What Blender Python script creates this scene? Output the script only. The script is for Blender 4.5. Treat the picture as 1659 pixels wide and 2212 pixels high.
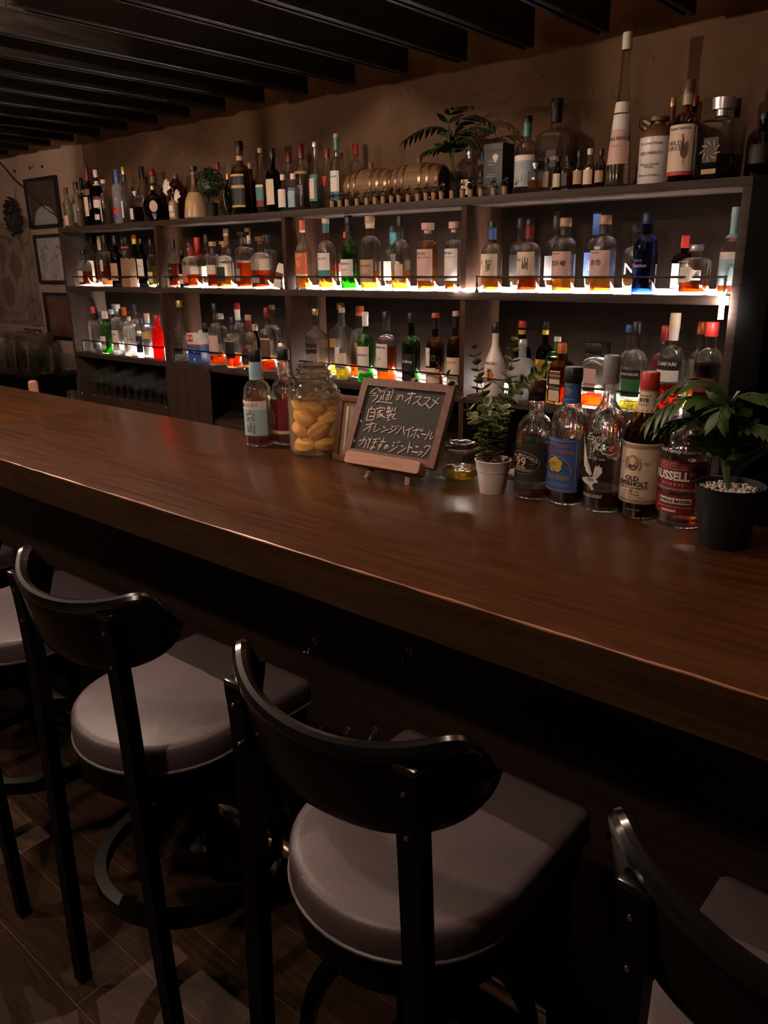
import bpy, bmesh, math, random
from mathutils import Vector, Matrix
for o in list(bpy.data.objects): bpy.data.objects.remove(o)
sc = bpy.context.scene
COL = sc.collection
random.seed(7)
# ------------------------------------------------------------------ camera
F_PX = 1691.4766
EYE = Vector((0, 0, 1.57))
RR = Vector((0.7645937924686612, 0.6443681625963867, -0.01363831186571509))
DD = Vector((0.18575118724039655, -0.24057257820967287, -0.9526916243214978))
FF = Vector((-0.6171651553329733, 0.7258887694720917, -0.30363245115948906))
cam = bpy.data.cameras.new('camera')
cam.sensor_fit = 'HORIZONTAL'; cam.sensor_width = 36.0
cam.lens = F_PX * 36.0 / 1659.0
cam.clip_start = 0.02
camo = bpy.data.objects.new('camera', cam); COL.objects.link(camo)
m3 = Matrix((RR, -DD, -FF)).transposed()
camo.matrix_world = Matrix.Translation(EYE) @ m3.to_4x4()
sc.camera = camo
# ------------------------------------------------------------------ world, exposure
sc.view_settings.view_transform = 'Standard'; sc.view_settings.look = 'None'
sc.view_settings.exposure = 0.0; sc.view_settings.gamma = 1.0
sc.view_settings.use_curve_mapping = False
sc.cycles.transparent_max_bounces = 20
sc.cycles.max_bounces = 8; sc.cycles.transmission_bounces = 7; sc.cycles.diffuse_bounces = 3; sc.cycles.glossy_bounces = 3
sc.cycles.adaptive_threshold = 0.2
sc.cycles.caustics_reflective = False; sc.cycles.caustics_refractive = False
w = bpy.data.worlds.new('world'); sc.world = w; w.use_nodes = True
w.node_tree.nodes['Background'].inputs[0].default_value = (1.0, 0.8, 0.65, 1)
w.node_tree.nodes['Background'].inputs[1].default_value = 0.002
LAMP_COL = (1.0, 0.72, 0.55)
BAR_LAMP_W, GUEST_LAMP_W, LED_STRENGTH, FILL_UPLIGHT_W = (46.0, 66.0, 9.0), (18.0, 34.0, 36.0), 150.0, 26.0
# ------------------------------------------------------------------ pixel -> place
def ray(x, y): return RR * ((x - 829.5) / F_PX) + DD * ((y - 1106.0) / F_PX) + FF
def at_y(x, y, Y):
    d = ray(x, y); return EYE + d * (Y / d.y)
def at_z(x, y, z):
    d = ray(x, y); return EYE + d * ((z - EYE.z) / d.z)
def depth(P): return (P - EYE).dot(FF)
def on_plane(x, y, P, n):
    d = ray(x, y); return EYE + d * ((P - EYE).dot(n) / d.dot(n))
# ------------------------------------------------------------------ materials
MATS = {}
def nodes(name):
    m = bpy.data.materials.new(name); m.use_nodes = True
    nt = m.node_tree; return m, nt, nt.nodes, nt.links
def c4(c): return (c[0], c[1], c[2], 1.0)
def plain(name, col, rough=0.5, metal=0.0, spec=0.5, coat=0.0, bump=0.0, bscale=200.0, vary=0.0, trans=0.0):
    if name in MATS: return MATS[name]
    m, nt, N, Lk = nodes(name); b = N['Principled BSDF']
    b.inputs['Base Color'].default_value = c4(col); b.inputs['Roughness'].default_value = rough
    b.inputs['Metallic'].default_value = metal; b.inputs['Specular IOR Level'].default_value = spec
    b.inputs['Coat Weight'].default_value = coat; b.inputs['Coat Roughness'].default_value = 0.12
    if bump or vary:
        tc = N.new('ShaderNodeTexCoord'); nz = N.new('ShaderNodeTexNoise'); nz.inputs['Scale'].default_value = bscale
        nz.inputs['Detail'].default_value = 4
        Lk.new(tc.outputs['Object'], nz.inputs['Vector'])
        if bump:
            bp = N.new('ShaderNodeBump'); bp.inputs['Strength'].default_value = bump; bp.inputs['Distance'].default_value = 0.002
            Lk.new(nz.outputs[0], bp.inputs['Height']); Lk.new(bp.outputs[0], b.inputs['Normal'])
        if vary:
            mx = N.new('ShaderNodeMix'); mx.data_type = 'RGBA'
            mx.inputs['A'].default_value = c4([v * (1 - vary) for v in col]); mx.inputs['B'].default_value = c4([min(1, v * (1 + vary)) for v in col])
            Lk.new(nz.outputs[0], mx.inputs['Factor']); Lk.new(mx.outputs['Result'], b.inputs['Base Color'])
    MATS[name] = m; return m
def wood(name, c1, c2, scale=(2, 30, 30), rough=0.4, coat=0.0, bump=0.15, dist=2.0, spec=0.5, coatr=.15):
    if name in MATS: return MATS[name]
    m, nt, N, Lk = nodes(name); b = N['Principled BSDF']
    tc = N.new('ShaderNodeTexCoord'); mp = N.new('ShaderNodeMapping'); mp.inputs['Scale'].default_value = scale
    oi = N.new('ShaderNodeObjectInfo'); ad = N.new('ShaderNodeVectorMath'); ad.operation = 'MULTIPLY_ADD'
    ad.inputs[1].default_value = (1, 1, 1)
    cv = N.new('ShaderNodeCombineXYZ'); mu = N.new('ShaderNodeMath'); mu.operation = 'MULTIPLY'; mu.inputs[1].default_value = 37.0
    Lk.new(oi.outputs['Random'], mu.inputs[0]); Lk.new(mu.outputs[0], cv.inputs[0]); Lk.new(mu.outputs[0], cv.inputs[1])
    Lk.new(tc.outputs['Object'], mp.inputs[0]); Lk.new(mp.outputs[0], ad.inputs[0]); Lk.new(cv.outputs[0], ad.inputs[2])
    nz = N.new('ShaderNodeTexNoise'); nz.inputs['Scale'].default_value = 1.0; nz.inputs['Detail'].default_value = 8
    nz.inputs['Roughness'].default_value = 0.65; nz.inputs['Distortion'].default_value = dist
    Lk.new(ad.outputs[0], nz.inputs['Vector'])
    rp = N.new('ShaderNodeValToRGB'); rp.color_ramp.elements[0].position = 0.3; rp.color_ramp.elements[1].position = 0.72
    rp.color_ramp.elements[0].color = c4(c1); rp.color_ramp.elements[1].color = c4(c2)
    Lk.new(nz.outputs[0], rp.inputs[0]); Lk.new(rp.outputs[0], b.inputs['Base Color'])
    bp = N.new('ShaderNodeBump'); bp.inputs['Strength'].default_value = bump; bp.inputs['Distance'].default_value = 0.002
    Lk.new(nz.outputs[0], bp.inputs['Height']); Lk.new(bp.outputs[0], b.inputs['Normal'])
    mr = N.new('ShaderNodeMapRange'); mr.inputs[3].default_value = rough * 0.8; mr.inputs[4].default_value = min(1, rough * 1.35)
    Lk.new(nz.outputs[0], mr.inputs[0]); Lk.new(mr.outputs[0], b.inputs['Roughness'])
    b.inputs['Coat Weight'].default_value = coat; b.inputs['Coat Roughness'].default_value = coatr
    b.inputs['Specular IOR Level'].default_value = spec
    MATS[name] = m; return m
def glass(name, col, refl=1.0, rough=0.03, ior=1.48, frost=0.0):
    if name in MATS: return MATS[name]
    m, nt, N, Lk = nodes(name); N.remove(N['Principled BSDF'])
    tr = N.new('ShaderNodeBsdfTransparent'); tr.inputs[0].default_value = c4(col)
    gl = N.new('ShaderNodeBsdfGlossy'); gl.inputs['Roughness'].default_value = rough; gl.inputs[0].default_value = (refl, refl, refl, 1)
    lw = N.new('ShaderNodeLayerWeight'); lw.inputs[0].default_value = 0.5     # Schlick reflectance, the same for both faces of the thin wall
    f0 = ((ior - 1) / (ior + 1)) ** 2
    pw = N.new('ShaderNodeMath'); pw.operation = 'POWER'; pw.inputs[1].default_value = 4.0; Lk.new(lw.outputs['Facing'], pw.inputs[0])
    fr = N.new('ShaderNodeMath'); fr.operation = 'MULTIPLY_ADD'; fr.inputs[1].default_value = .9 - f0; fr.inputs[2].default_value = f0; Lk.new(pw.outputs[0], fr.inputs[0])
    tc = N.new('ShaderNodeTexCoord'); nz = N.new('ShaderNodeTexNoise'); nz.inputs['Scale'].default_value = 35; nz.inputs['Detail'].default_value = 1
    bp = N.new('ShaderNodeBump'); bp.inputs['Strength'].default_value = 0.25; bp.inputs['Distance'].default_value = 0.004
    Lk.new(tc.outputs['Object'], nz.inputs['Vector']); Lk.new(nz.outputs[0], bp.inputs['Height']); Lk.new(bp.outputs[0], gl.inputs['Normal'])
    mx = N.new('ShaderNodeMixShader'); Lk.new(fr.outputs[0], mx.inputs[0]); Lk.new(tr.outputs[0], mx.inputs[1]); Lk.new(gl.outputs[0], mx.inputs[2])
    out = mx
    if frost:
        df = N.new('ShaderNodeBsdfTranslucent'); df.inputs[0].default_value = c4([min(1, v * 1.0) for v in col])
        d2 = N.new('ShaderNodeBsdfDiffuse'); d2.inputs[0].default_value = c4(col)
        a = N.new('ShaderNodeMixShader'); a.inputs[0].default_value = 0.5
        Lk.new(df.outputs[0], a.inputs[1]); Lk.new(d2.outputs[0], a.inputs[2])
        m2 = N.new('ShaderNodeMixShader'); m2.inputs[0].default_value = frost
        Lk.new(mx.outputs[0], m2.inputs[1]); Lk.new(a.outputs[0], m2.inputs[2]); out = m2
    Lk.new(out.outputs[0], N['Material Output'].inputs[0])
    MATS[name] = m; return m
def real_glass(name, col, mixf=.6):
    if name in MATS: return MATS[name]
    m, nt, N, Lk = nodes(name); b = N['Principled BSDF']
    b.inputs['Base Color'].default_value = c4(col); b.inputs['Transmission Weight'].default_value = 1; b.inputs['Roughness'].default_value = 0.0; b.inputs['IOR'].default_value = 1.5
    g = N.new('ShaderNodeBsdfTransparent'); g.inputs[0].default_value = c4(col)
    gl = N.new('ShaderNodeBsdfGlossy'); gl.inputs['Roughness'].default_value = .05
    lw = N.new('ShaderNodeLayerWeight'); lw.inputs[0].default_value = .5
    pw = N.new('ShaderNodeMath'); pw.operation = 'POWER'; pw.inputs[1].default_value = 3.0; Lk.new(lw.outputs['Facing'], pw.inputs[0])
    fr = N.new('ShaderNodeMath'); fr.operation = 'MULTIPLY_ADD'; fr.inputs[1].default_value = .8; fr.inputs[2].default_value = .1; Lk.new(pw.outputs[0], fr.inputs[0])
    m1 = N.new('ShaderNodeMixShader'); Lk.new(fr.outputs[0], m1.inputs[0]); Lk.new(g.outputs[0], m1.inputs[1]); Lk.new(gl.outputs[0], m1.inputs[2])
    mx = N.new('ShaderNodeMixShader'); mx.inputs[0].default_value = mixf
    Lk.new(m1.outputs[0], mx.inputs[1]); Lk.new(b.outputs[0], mx.inputs[2]); Lk.new(mx.outputs[0], N['Material Output'].inputs[0])
    MATS[name] = m; return m
def emit(name, col, s):
    if name in MATS: return MATS[name]
    m, nt, N, Lk = nodes(name); N.remove(N['Principled BSDF'])
    e = N.new('ShaderNodeEmission'); e.inputs[0].default_value = c4(col); e.inputs[1].default_value = s
    Lk.new(e.outputs[0], N['Material Output'].inputs[0]); MATS[name] = m; return m
PC = dict(k=(.008, .008, .009), w=(.72, .66, .61), c=(.68, .54, .4), r=(.5, .035, .03), R=(.17, .012, .015), o=(.62, .13, .03), g=(.5, .33, .13),
          t=(.42, .28, .16), b=(.05, .12, .36), B=(.012, .02, .06), l=(.33, .52, .6), e=(.05, .2, .22), s=(.5, .5, .5), n=(.12, .055, .025),
          y=(.7, .45, .06), G=(.03, .14, .04), p=(.62, .4, .36), x=(.22, .21, .21), K=(.03, .028, .026), q=(.35, .22, .14), d=(.3, .42, .5))
def paint(k, rough=0.5): return plain('paint_' + k + ('' if rough == .5 else str(rough)), PC[k], rough)
def metalm(k): return plain('foil_' + k, PC[k], 0.32, 0.6)
GL = dict(c=('glass_clear', (.95, .96, .95), .015), g=('glass_green', (.16, .5, .12), 0), G=('glass_dark_green', (.05, .15, .05), 0),
          k=('glass_black', (.02, .018, .02), 0), a=('glass_amber', (.5, .16, .03), 0), b=('glass_blue', (.03, .1, .42), 0),
          f=('glass_frosted', (.62, .63, .64), .55), r=('glass_red', (.75, .05, .04), .25), n=('glass_brown', (.2, .06, .015), 0))
def glassm(k):
    if k in GL:
        n, c, fr = GL[k]; return glass(n, c, frost=fr)
    return paint(k, .35)
LQ = dict(a=(.95, .5, .14), d=(.75, .2, .04), y=(.85, .75, .2), r=(.8, .05, .03), k=(.08, .03, .02), G=(.2, .6, .15), n=(.35, .1, .03), w=(.9, .9, .9))
def liquid(k):
    c = LQ[k]; return glass('liquid_' + k, c, 0.8, 0.05, 1.2, frost=.22 if k != 'w' else 0)
# plaster wall
def plaster(name, c1, c2, seed=0.0):
    m, nt, N, Lk = nodes(name); b = N['Principled BSDF']; b.inputs['Roughness'].default_value = 0.9; b.inputs['Specular IOR Level'].default_value = 0.2
    tc = N.new('ShaderNodeTexCoord'); mp = N.new('ShaderNodeMapping'); mp.inputs['Location'].default_value = (seed, seed * 2, seed)
    Lk.new(tc.outputs['Object'], mp.inputs[0])
    n1 = N.new('ShaderNodeTexNoise'); n1.inputs['Scale'].default_value = 2.2; n1.inputs['Detail'].default_value = 6; Lk.new(mp.outputs[0], n1.inputs['Vector'])
    rp = N.new('ShaderNodeValToRGB'); rp.color_ramp.elements[0].position = 0.35; rp.color_ramp.elements[1].position = 0.7
    rp.color_ramp.elements[0].color = c4(c1); rp.color_ramp.elements[1].color = c4(c2); Lk.new(n1.outputs[0], rp.inputs[0])
    # short dark straw marks
    n2 = N.new('ShaderNodeTexNoise'); n2.inputs['Scale'].default_value = 13; n2.inputs['Detail'].default_value = 2; n2.inputs['Distortion'].default_value = 1.6
    Lk.new(mp.outputs[0], n2.inputs['Vector'])
    a = N.new('ShaderNodeMath'); a.operation = 'SUBTRACT'; a.inputs[1].default_value = 0.5; Lk.new(n2.outputs[0], a.inputs[0])
    a2 = N.new('ShaderNodeMath'); a2.operation = 'ABSOLUTE'; Lk.new(a.outputs[0], a2.inputs[0])
    a3 = N.new('ShaderNodeMath'); a3.operation = 'LESS_THAN'; a3.inputs[1].default_value = 0.012; Lk.new(a2.outputs[0], a3.inputs[0])
    n3 = N.new('ShaderNodeTexNoise'); n3.inputs['Scale'].default_value = 17; Lk.new(mp.outputs[0], n3.inputs['Vector'])
    a4 = N.new('ShaderNodeMath'); a4.operation = 'GREATER_THAN'; a4.inputs[1].default_value = 0.62; Lk.new(n3.outputs[0], a4.inputs[0])
    a5 = N.new('ShaderNodeMath'); a5.operation = 'MULTIPLY'; Lk.new(a3.outputs[0], a5.inputs[0]); Lk.new(a4.outputs[0], a5.inputs[1])
    mx = N.new('ShaderNodeMix'); mx.data_type = 'RGBA'; mx.inputs['B'].default_value = (.05, .028, .015, 1)
    Lk.new(a5.outputs[0], mx.inputs['Factor']); Lk.new(rp.outputs[0], mx.inputs['A']); Lk.new(mx.outputs['Result'], b.inputs['Base Color'])
    n4 = N.new('ShaderNodeTexNoise'); n4.inputs['Scale'].default_value = 9; n4.inputs['Detail'].default_value = 8; Lk.new(mp.outputs[0], n4.inputs['Vector'])
    sb = N.new('ShaderNodeMath'); sb.operation = 'SUBTRACT'; Lk.new(n4.outputs[0], sb.inputs[0]); Lk.new(a5.outputs[0], sb.inputs[1])
    bp = N.new('ShaderNodeBump'); bp.inputs['Strength'].default_value = 0.5; bp.inputs['Distance'].default_value = 0.012
    Lk.new(sb.outputs[0], bp.inputs['Height']); Lk.new(bp.outputs[0], b.inputs['Normal'])
    return m
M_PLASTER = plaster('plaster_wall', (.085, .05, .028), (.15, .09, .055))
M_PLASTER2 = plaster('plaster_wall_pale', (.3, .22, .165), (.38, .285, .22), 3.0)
M_CEIL = plain('ceiling_plaster', (.4, .26, .17), .9)
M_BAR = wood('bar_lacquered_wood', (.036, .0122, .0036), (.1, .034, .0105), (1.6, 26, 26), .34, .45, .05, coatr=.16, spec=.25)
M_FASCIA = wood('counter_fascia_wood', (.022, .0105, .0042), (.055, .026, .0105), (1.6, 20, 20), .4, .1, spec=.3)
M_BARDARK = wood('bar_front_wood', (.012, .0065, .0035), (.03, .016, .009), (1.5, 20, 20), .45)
M_RAFT = wood('rafter_dark_wood', (.0025, .0022, .002), (.012, .009, .007), (25, 2, 25), .4, spec=.3)
M_SHELF = wood('shelf_stained_wood', (.025, .0165, .0135), (.075, .052, .044), (2, 30, 30), .5, spec=.2)
M_BACKPANEL = wood('shelf_back_panel', (.005, .0024, .0014), (.016, .0078, .0046), (25, 25, 2), .6, spec=.1)
M_SHELFBACK = wood('shelf_back_wood', (.03, .014, .008), (.07, .034, .02), (25, 25, 2), .55, spec=.15)
M_FLOOR = wood('floor_plank_wood', (.022, .0115, .006), (.082, .043, .024), (3, 30, 10), .5, 0, .35, spec=.2)
M_BLACKWOOD = plain('black_lacquered_wood', (.0015, .0015, .0017), .25, 0, .25, .12)
M_RIM = plain('black_gloss_lacquer', (.002, .002, .0022), .2, 0, .6, .7)
M_LEGBLACK = plain('black_painted_wood', (.0015, .0015, .0016), .45, 0, .12)
M_BLACK = plain('matt_black', (.004, .004, .004), .7, 0, .05)
M_LAMPBLACK = plain('lamp_black', (.0008, .0008, .0008), .9, 0, 0)
M_LEATHER = plain('mauve_grey_leather', (.1, .076, .082), .42, 0, .5, 0, .22, 420)
M_EASEL = wood('pale_beech_wood', (.34, .16, .095), (.56, .3, .19), (5, 60, 60), .5)
M_FRAMEWOOD = wood('walnut_frame_wood', (.075, .025, .012), (.2, .075, .04), (40, 4, 40), .45)
M_BRASS = plain('polished_steel_pipe', (.8, .66, .5), .36, 1.0)
M_STEEL = plain('steel', (.55, .53, .5), .25, 1.0)
M_DARKSTEEL = plain('dark_steel', (.12, .1, .09), .3, 1.0)
M_LEAF = plain('eucalyptus_leaf', (.05, .1, .032), .5)
M_LEAFRIM = plain('eucalyptus_leaf_rim', (.3, .3, .12), .5)
M_STEM = plain('green_stem', (.06, .1, .025), .5)
M_PALM = plain('palm_leaf', (.035, .075, .016), .35, 0, .5, 0, .2, 80, .5)
M_PALMDARK = plain('palm_leaf_dark', (.016, .034, .014), .45)
# ------------------------------------------------------------------ mesh helpers
class MB:
    def __init__(s): s.v = []; s.f = []; s.m = []
    def add(s, vs, fs, mi=0):
        o = len(s.v); s.v += [tuple(p) for p in vs]; s.f += [tuple(i + o for i in f) for f in fs]; s.m += [mi] * len(fs)
    def box(s, x0, x1, y0, y1, z0, z1, mi=0):
        s.add([(x0, y0, z0), (x1, y0, z0), (x1, y1, z0), (x0, y1, z0), (x0, y0, z1), (x1, y0, z1), (x1, y1, z1), (x0, y1, z1)],
              [(3, 2, 1, 0), (4, 5, 6, 7), (0, 1, 5, 4), (1, 2, 6, 5), (2, 3, 7, 6), (3, 0, 4, 7)], mi)
    def cbox(s, x0, x1, y0, y1, z0, z1, b=.004, mi=0):
        bm = bmesh.new(); r = bmesh.ops.create_cube(bm, size=1)
        for v in bm.verts: v.co = ((x0 + x1) / 2 + v.co.x * (x1 - x0), (y0 + y1) / 2 + v.co.y * (y1 - y0), (z0 + z1) / 2 + v.co.z * (z1 - z0))
        bmesh.ops.bevel(bm, geom=bm.edges[:], offset=b, segments=2, affect='EDGES', profile=.6)
        bm.verts.ensure_lookup_table(); bm.verts.index_update()
        s.add([v.co for v in bm.verts], [[v.index for v in f.verts] for f in bm.faces], mi); bm.free()
    def lathe(s, pf, n=24, cen=(0, 0, 0), close=True, mi=0, xs=None):
        """pf: list of (r, z); xs(theta, k) -> radius factor"""
        vs = []; fs = []
        for k, (r, z) in enumerate(pf):
            for i in range(n):
                a = 2 * math.pi * i / n; q = r * (xs(a, k) if xs else 1)
                vs.append((cen[0] + q * math.sin(a), cen[1] - q * math.cos(a), cen[2] + z))
        for k in range(len(pf) - 1):
            for i in range(n):
                j = (i + 1) % n; fs.append((k * n + i, k * n + j, (k + 1) * n + j, (k + 1) * n + i))
        if close:
            fs.append(tuple(range(n))[::-1]); fs.append(tuple((len(pf) - 1) * n + i for i in range(n)))
        s.add(vs, fs, mi)
    def tube(s, pts, r, n=8, mi=0, cap=True, flat=None):
        pts = [Vector(p) for p in pts]; vs = []; fs = []
        rs = r if isinstance(r, (list, tuple)) else [r] * len(pts)
        up = Vector((0, 0, 1)); prev = None
        for k, p in enumerate(pts):
            t = (pts[min(k + 1, len(pts) - 1)] - pts[max(k - 1, 0)]).normalized()
            if prev is None:
                a = up if abs(t.dot(up)) < .95 else Vector((1, 0, 0)); u = t.cross(a).normalized()
            else: u = (prev - t * prev.dot(t)).normalized()
            prev = u; v = t.cross(u)
            for i in range(n):
                a = 2 * math.pi * (i + .5) / n
                vs.append(p + (u * math.cos(a) + v * math.sin(a) * (flat or 1)) * rs[k])
        for k in range(len(pts) - 1):
            for i in range(n):
                j = (i + 1) % n; fs.append((k * n + i, k * n + j, (k + 1) * n + j, (k + 1) * n + i))
        if cap:
            fs.append(tuple(range(n))[::-1]); fs.append(tuple((len(pts) - 1) * n + i for i in range(n)))
        s.add(vs, fs, mi)
    def prism(s, poly, z0, z1, mi=0):
        n = len(poly); vs = [(x, y, z0) for x, y in poly] + [(x, y, z1) for x, y in poly]
        s.add(vs, [tuple(range(n))[::-1], tuple(range(n, 2 * n))] + [(i, (i + 1) % n, (i + 1) % n + n, i + n) for i in range(n)], mi)
    def mesh(s, name, mats, ang=35):
        me = bpy.data.meshes.new(name); me.from_pydata(s.v, [], s.f)
        for m in (mats if isinstance(mats, (list, tuple)) else [mats]): me.materials.append(m)
        if any(s.m): me.polygons.foreach_set('material_index', s.m)
        bm = bmesh.new(); bm.from_mesh(me); bmesh.ops.recalc_face_normals(bm, faces=bm.faces); bm.to_mesh(me); bm.free()
        me.shade_smooth(); me.set_sharp_from_angle(angle=math.radians(ang)); me.update(); return me
    def build(s, name, mats, parent=None, ang=35, loc=None):
        return ob(name, s.mesh(name, mats, ang), parent, loc)
def ob(name, me, parent=None, loc=None):
    o = bpy.data.objects.new(name, me); COL.objects.link(o); o.parent = parent
    if loc is not None: o.location = loc
    return o
def tag(o, label, cat, group=None, kind=None):
    o['label'] = label; o['category'] = cat
    if group: o['group'] = group
    if kind: o['kind'] = kind
    return o
def thing(name, label, cat, loc=(0, 0, 0), rz=0, group=None):
    o = bpy.data.objects.new(name, None); COL.objects.link(o); o.location = loc; o.rotation_euler = (0, 0, rz); o.empty_display_size = .05
    return tag(o, label, cat, group)
def struct(o, label=None):
    o['kind'] = 'structure'
    if label: o['label'] = label
    return o
def copy_tree(o, parent=None):
    c = o.copy(); COL.objects.link(c); c.parent = parent
    for ch in [x for x in o.children]: copy_tree(ch, c)
    return c
def bx(name, x0, x1, y0, y1, z0, z1, mat, parent=None, b=0):
    m = MB()
    cx, cy = (x0 + x1) / 2, (y0 + y1) / 2
    (m.cbox if b else m.box)(x0 - cx, x1 - cx, y0 - cy, y1 - cy, 0, z1 - z0, *([b] if b else []))
    return m.build(name, mat, parent, loc=(cx, cy, z0))
def smooth_path(pts, n=6):
    P = [Vector(p) for p in pts]; out = []
    for i in range(len(P) - 1):
        p0, p1, p2, p3 = P[max(i - 1, 0)], P[i], P[i + 1], P[min(i + 2, len(P) - 1)]
        for k in range(n):
            t = k / n
            out.append(.5 * ((2 * p1) + (-p0 + p2) * t + (2 * p0 - 5 * p1 + 4 * p2 - p3) * t * t + (-p0 + 3 * p1 - 3 * p2 + p3) * t ** 3))
    return out + [P[-1]]
# ------------------------------------------------------------------ lettering, laid on surfaces at the end in one pass
TEXTS = []
def lettering(parent, s, size, mat, mapf, bold=0.0, name='lettering', sx=1.0, shear=0.0):
    TEXTS.append((parent, s, size, mat, mapf, bold, name, sx, shear))
def flush_text():
    tmp = []
    for (parent, s, size, mat, mapf, bold, name, sx, shear) in TEXTS:
        cu = bpy.data.curves.new('t', 'FONT'); cu.body = s; cu.size = 1.0; cu.align_x = 'CENTER'; cu.align_y = 'CENTER'
        cu.resolution_u = 2; cu.offset = bold; cu.shear = shear; cu.space_line = .8
        o = bpy.data.objects.new('t', cu); COL.objects.link(o); tmp.append(o)
    bpy.context.view_layer.update(); dg = bpy.context.evaluated_depsgraph_get()
    for o, (parent, s, size, mat, mapf, bold, name, sx, shear) in zip(tmp, TEXTS):
        me = bpy.data.meshes.new_from_object(o.evaluated_get(dg)); me.name = name
        if len(me.vertices) == 0: continue
        for v in me.vertices:
            v.co = mapf(v.co.x * size * sx, v.co.y * size)
        me.materials.clear(); me.materials.append(mat); me.update()
        ob(name, me, parent)
    for o in tmp: bpy.data.objects.remove(o)
# ================================================================== LAMPS
def bar_lamp(x, label, watt):
    y, z = 1.13, 2.302
    t = thing('ceiling_lamp', label, 'lamp', (x, y, z), 0, 'lamps under the rafters above the bar')
    m = MB(); m.cbox(-.07, .07, -.06, .16, .03, .042, .003); m.box(-.02, .02, -.02, .02, .042, .05); m.build('lamp_plate', M_LAMPBLACK, t)
    k = .15 / 2.01
    roof = [(-1.0, 2.02), (-.5, 2.13), (-.24, 2.205), (-.115, 2.25), (-.115, 2.31), (.115, 2.31), (.115, 2.25), (.24, 2.205), (.5, 2.15), (1.0, 2.06)]
    lo = [(dx * k, (zz - z) * k) for dx, zz in roof]
    vs = []; fs = []; n = len(lo)
    for yy in (.15, .152):
        vs += [(a, yy, b) for a, b in lo] + [(a, yy, .03) for a, b in lo]
    for i in range(n - 1):
        fs += [(i, i + 1, n + i + 1, n + i), (2 * n + i, 3 * n + i, 3 * n + i + 1, 2 * n + i + 1), (i, 2 * n + i, 2 * n + i + 1, i + 1)]
    m = MB(); m.add(vs, fs); m.build('added_baffle', M_LAMPBLACK, t)  # unseen baffle added; its cut lower edge shapes the stepped light on the wall
    l = bpy.data.lights.new('lamp_bulb', 'POINT'); l.energy = watt; l.color = LAMP_COL; l.shadow_soft_size = .005
    o = bpy.data.objects.new('lamp_bulb', l); COL.objects.link(o); o.parent = t
def guest_lamp(x, label, watt):
    t = thing('ceiling_lamp', label, 'lamp', (x, -.15, 2.302), 0, 'lamps under the rafters above the stools')
    m = MB(); m.lathe([(.055, -.004), (.05, .034), (.01, .04), (.01, .05)], 20, close=False); m.build('lamp_shade', M_LAMPBLACK, t)
    l = bpy.data.lights.new('lamp_bulb', 'POINT'); l.energy = watt; l.color = LAMP_COL; l.shadow_soft_size = .035
    o = bpy.data.objects.new('lamp_bulb', l); COL.objects.link(o); o.parent = t; o.location = (0, 0, 0.0)
for x, s, w_ in zip((-4.42, -2.556, -.92), ('leftmost', 'middle', 'rightmost'), BAR_LAMP_W): bar_lamp(x, f'{s} black lamp under the rafters above the bar counter', w_)
for x, s, w_ in zip((-4.3, -2.55, -.85), ('leftmost', 'middle', 'rightmost'), GUEST_LAMP_W): guest_lamp(x, f'{s} black lamp under the rafters above the stools', w_)
def uplight(x, label):  # unseen fill light, added to brighten the upper wall between the rafters
    t = thing('fill_uplight', label, 'lamp', (x, 2.05, 2.687), 0, 'fill uplights added above the rafters')
    m = MB(); m.lathe([(.03, -.02), (.1, 0), (.13, .03), (.125, .032), (.095, .006), (0, -.008)], 24, close=False); m.build('fill_dish', M_LAMPBLACK, t)
    m = MB(); m.tube([(0, 0, -.13), (0, 0, -.015)], .008, 8); m.build('fill_stem', M_LAMPBLACK, t)
    l = bpy.data.lights.new('lamp_bulb', 'POINT'); l.energy = FILL_UPLIGHT_W; l.color = (1.0, .74, .58); l.shadow_soft_size = .03
    o = bpy.data.objects.new('lamp_bulb', l); COL.objects.link(o); o.parent = t; o.location = (0, 0, .03)
for x, s in ((-5.5, 'leftmost'), (-3.75, 'second'), (-2.0, 'third'), (-.25, 'rightmost')): uplight(x + .02, f'{s} black dish uplight added above the rafters as fill')
# ================================================================== SETTING
XL, XR, YF, YB, ZC = -7.7, 1.7, -2.6, 3.14, 3.0
fl = struct(bx('floor', XL, XR, YF, YB, -.06, -.001, plain('floor_joint', (.3, .21, .15), .7)))
pm = MB(); pm.box(-.4488, .4488, -.0738, .0738, 0, .0042); pme = pm.mesh('floor_plank', M_FLOOR)
for k in range(-14, 5):
    yc = .562 + .149 * k + .0745
    x = XL + .45 + ((k * .37) % 1) * .9
    while x < XR - .3:
        if x > -5.6:
            o = ob('floor_plank', pme, fl, (x - (XL + XR) / 2, yc - (YF + YB) / 2, .0558))
        x += .9
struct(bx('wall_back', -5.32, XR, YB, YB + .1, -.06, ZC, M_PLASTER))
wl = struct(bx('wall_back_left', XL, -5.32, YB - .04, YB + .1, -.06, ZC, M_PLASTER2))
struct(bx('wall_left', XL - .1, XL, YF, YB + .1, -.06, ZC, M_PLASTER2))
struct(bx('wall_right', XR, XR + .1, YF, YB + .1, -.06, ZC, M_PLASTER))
struct(bx('wall_front', XL, XR, YF - .1, YF, -.06, ZC, plain('dark_wall', (.06, .04, .03), .9)))
ce = struct(bx('ceiling', XL, XR, YF, YB, ZC, ZC + .08, M_CEIL))
m = MB(); wd = .052; hz = .205
prof = [(-wd / 2, hz), (-wd / 2, .003), (-wd / 2 + .003, 0), (-.008, 0), (-.008, .012), (.008, .012), (.008, 0), (wd / 2 - .003, 0), (wd / 2, .003), (wd / 2, hz)]
n = len(prof); y0, y1 = YF + .0, 3.0
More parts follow.
